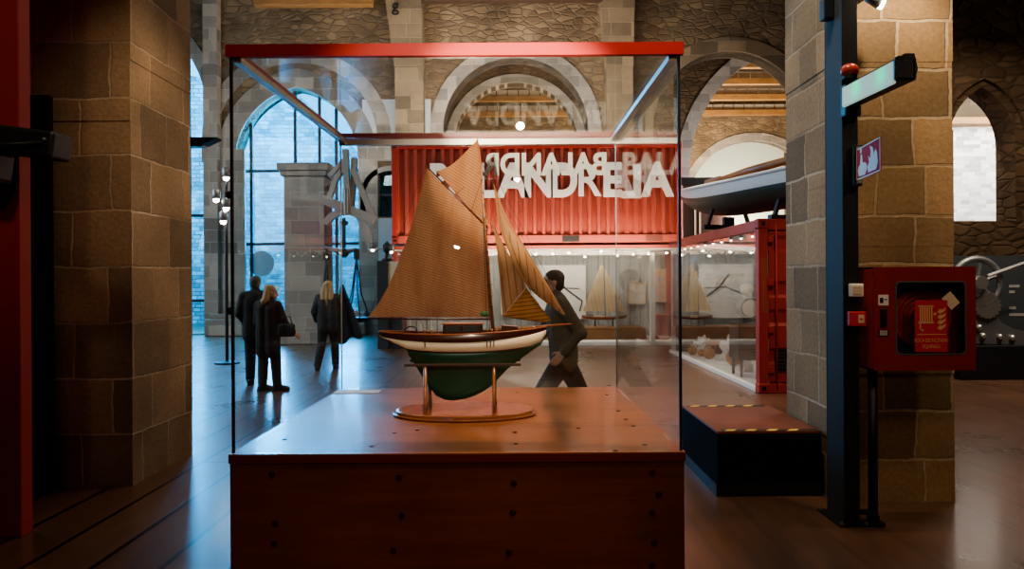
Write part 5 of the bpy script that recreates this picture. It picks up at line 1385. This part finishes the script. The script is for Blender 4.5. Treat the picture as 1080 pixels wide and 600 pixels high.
# woman walking away with a coat over her arm
J = dict(STAND); J.update(hipL=(-.085, 0, .9), knL=(-.12, -.0, .49), anL=(-.17, -.16, .10), knR=(.11, .12, .51), anR=(.12, .14, .09), toeL=(-.1, 1, -.1), head=(.0, .05, 1.6), shL=(-.17, 0, 1.39), shR=(.17, 0, 1.39), elR=(.33, .02, 1.2), wrR=(.44, .16, 1.12), hdR=(.7, .7, 0), pnR=(0, .1, -1), elL=(-.26, -.02, 1.12), wrL=(-.24, .12, .94))
q = P(346, 390, 14.3); q.z = 0
person('person', q, .05, 'blond woman in a dark jacket walking away with a coat over her arm', J, dict(trousers='cloth_black', jacket='cloth_navy', hair='hair_blond', hem=.1, bulk=.98, long=.22), 1.0)
cq = P(361, 345, 14.35)
coat = thing('dark_coat', (q.x+.42, 14.36, 0), 'dark coat hanging spread from the arm of the blond walking woman', 'coat')
g = []
L_ = [(359, 300), (358, 318), (357, 340), (357, 362)]; R_2 = [(362, 300), (369, 318), (376, 336), (383, 354)]
cols = 14
for v in range(17):
    t = v/16; l = poly_at(L_, t); r = poly_at(R_2, t); row = []
    for u in range(cols+1):
        s_ = u/cols; x = l[0]+(r[0]-l[0])*s_; y = l[1]+(r[1]-l[1])*s_+(2.5*math.sin(s_*9) if v == 16 else 0)
        p = P(x, y, 14.3+.05*math.sin(s_*13)*t-.03*t); row.append(Vector((p.x-coat.location.x, p.y-14.36, p.z)))
    g.append(row)
bm = B(); patch(bm, g); o = obj('coat_cloth', bm, 'cloth_navy', coat, smooth=True); md = o.modifiers.new('t', 'SOLIDIFY'); md.thickness = .025
# man striding to the left behind the case
J = dict(hipL=(-.09, .0, .9), hipR=(.09, .0, .9), knL=(-.09, .24, .55), anL=(-.09, .44, .11), knR=(.09, -.19, .53), anR=(.1, -.46, .165), toeR=(0, .95, -.35), toeL=(0, 1, .1),
         shL=(-.19, .05, 1.41), shR=(.19, .05, 1.41), elL=(-.25, -.12, 1.15), wrL=(-.24, .04, .97), elR=(.25, .15, 1.14), wrR=(.22, .36, 1.03), head=(0, .1, 1.62))
q = P(595, 475, 7.4); q.z = 0
person('person', q, PI/2+.1, 'man in an olive jacket and black trousers striding left behind the case', J, dict(trousers='cloth_black', jacket='cloth_olive', hair='hair_brown', hem=.02, bulk=1.02), 1.035)

# ------------------------------------------------------------------ light
def area(name, loc, target, size, power, col, sy=None, spread=None):
    l = bpy.data.lights.new(name, 'AREA'); l.energy = power; l.color = col; l.size = size
    if sy: l.shape = 'RECTANGLE'; l.size_y = sy
    if spread: l.spread = spread
    o = bpy.data.objects.new(name, l); C.objects.link(o); o.location = loc
    o.rotation_euler = (Vector(target)-Vector(loc)).to_track_quat('-Z', 'Y').to_euler(); return o
def spot(name, loc, target, power, col, ang=40, blend=.6, r=.08):
    l = bpy.data.lights.new(name, 'SPOT'); l.energy = power; l.color = col; l.spot_size = math.radians(ang); l.spot_blend = blend; l.shadow_soft_size = r
    o = bpy.data.objects.new(name, l); C.objects.link(o); o.location = loc
    o.rotation_euler = (Vector(target)-Vector(loc)).to_track_quat('-Z', 'Y').to_euler(); return o
WARM = (1., .79, .54); WARM2 = (1., .82, .6); BLUE = (.35, .72, 1.)
area('daylight_window', (-6.9, 25.4, 4.4), (-5.2, 10, .6), 3.6, 2100, BLUE, 7)
area('daylight_left_bay', (-13, 25.6, 5.5), (-8, 12, 0), 6, 1500, BLUE, 9)
area('daylight_outside', (-10, 26, 9.5), (-10, 31, 3), 8, 4200, (.3, .78, 1.), 3)
area('side_fill', (-12.5, 12, 6), (-5.2, 17, 1.5), 5, 650, (.75, .88, 1.), 6)  # added fill inside the hall for the left piers, no window here
spot('key_model', (.1, -1.0, 3.42), (-.3, 4.7, 1.95), 520, WARM2, 23, .45, .04)
spot('key_lettering', (-.6, -1.0, 2.1), (.3, 5.8, 2.58), 2600, WARM2, 15, .5, .04)
spot('key_top', (.7, 2.7, 5.4), (-.15, 4.7, 1.3), 320, WARM2, 44, .6, .1)
spot('key_plinth', (1.9, 3.2, 6.8), (.2, 4.6, .9), 900, (1, .62, .38), 26, .7, .1)
area('container_wash', (.6, 18.7, 2.45), (.6, 19.5, 4.), 6.5, 190, (1, .75, .55), .3)
area('container_side', (5.6, 18.75, 3.6), (0, 19.4, 4.0), .5, 130, (1, .84, .7), 1.6)
area('container_fill', (.6, 13.5, 7.), (.6, 19.4, 4.2), 5, 22, (1, .86, .74), 2)
area('vitrine_light', (UX0+W/2, 20.2, 2.45), (UX0+W/2, 20.6, 0), W-1, 72, (1., .9, .76), .8)
area('vitrine_right_light', (RX+1.0, 14.2, RH-.16), (RX+1.2, 14.2, 0), 1.4, 30, (1., .95, .86), 5.6)
spot('pillar_right_spot', (2.75, 5.0, 4.2), (2.95, 5.62, 2.9), 95, WARM, 110, .8, .05)
spot('pillar_right_left_face', (1.2, 4.4, 6), (2.5, 6.2, 2.6), 420, (1., .9, .75), 50, .9, .2)
spot('pillar_right_low', (3.4, 2.2, 4.5), (3.0, 5.6, 1.1), 110, WARM, 50, .9, .2)
spot('pillar_left_face', (-1.2, 5.2, 5.), (-3.15, 6.7, 2.9), 260, WARM, 46, .9, .15)
spot('pillar_left_front', (-2.4, 1.0, 5.5), (-3.6, 6.2, 2.2), 170, WARM, 36, .9, .2)
spot('ledge_floor', (2.6, 13.0, 7), (1.8, 12.5, 0), 800, WARM2, 60, .9, .3)
spot('front_fill', (0, -2.5, 6.5), (0, 4, .4), 320, (1., .6, .4), 70, 1., .5)
area('hall_fill', (0, 11, 9.2), (0, 11, 0), 9, 260, WARM2, 7)
area('wall_fill', (-1., 19.6, 5.75), (-1., 24, 9.4), 8, 420, (1., .88, .75), .8)
area('hall_two', (6, 35.5, 3.), (7, 36.5, 11), 9, 1900, (1., .8, .55), 4)
area('hall_two_wall', (9, 33, 5.), (11, 40, 7), 5, 700, (1., .85, .65), 3)
area('arch_glow', (.15, 21.8, 5.5), (.15, 24, 8.2), 3, 160, (1, .93, .85), .5)
area('arch_hall', (.2, 27, 6.0), (.2, 31, 8.6), 3, 260, (1, .85, .65), 2)
area('hall_arch', (8.5, 27.5, 2.8), (10.5, 31, 8), 3, 420, (.95, .95, 1.), 2)
area('niche', (12, 41.6, 4), (12, 43.4, 6), 6, 500, (1., .97, .8), 3)
area('bay_white', (11, 16.0, 5.5), (10.5, 18.6, 4), 5, 420, (1., .98, .95), 2)
spot('vault_spot', (-4.4, 7.6, 3.6), (-5.6, 9, 4.6), 120, (.95, .95, 1.), 100, .9, .2)
spot('container_end', (3.6, 7.6, 4.4), (4.5, 11, 1.4), 210, WARM2, 40, .9, .1)
area('bay_floor', (8, 11, 7), (7.5, 10, 0), 3, 300, (1, .85, .7), 3)
spot('machine_spot', (8.5, 9.5, 6), (8.4, 12.5, 1.2), 420, (1., .92, .8), 40, .8, .2)
w_ = bpy.data.worlds.new('sky'); SC.world = w_; w_.use_nodes = True
bgn = w_.node_tree.nodes['Background']; bgn.inputs[0].default_value = (.45, .78, 1, 1); bgn.inputs[1].default_value = 3.2
SC.view_settings.view_transform = 'AgX'
SC.view_settings.look = 'AgX - Medium High Contrast'
SC.view_settings.exposure = 0.25
SC.cycles.transparent_max_bounces = 24
SC.cycles.max_bounces = 8
SC.cycles.use_denoising = True
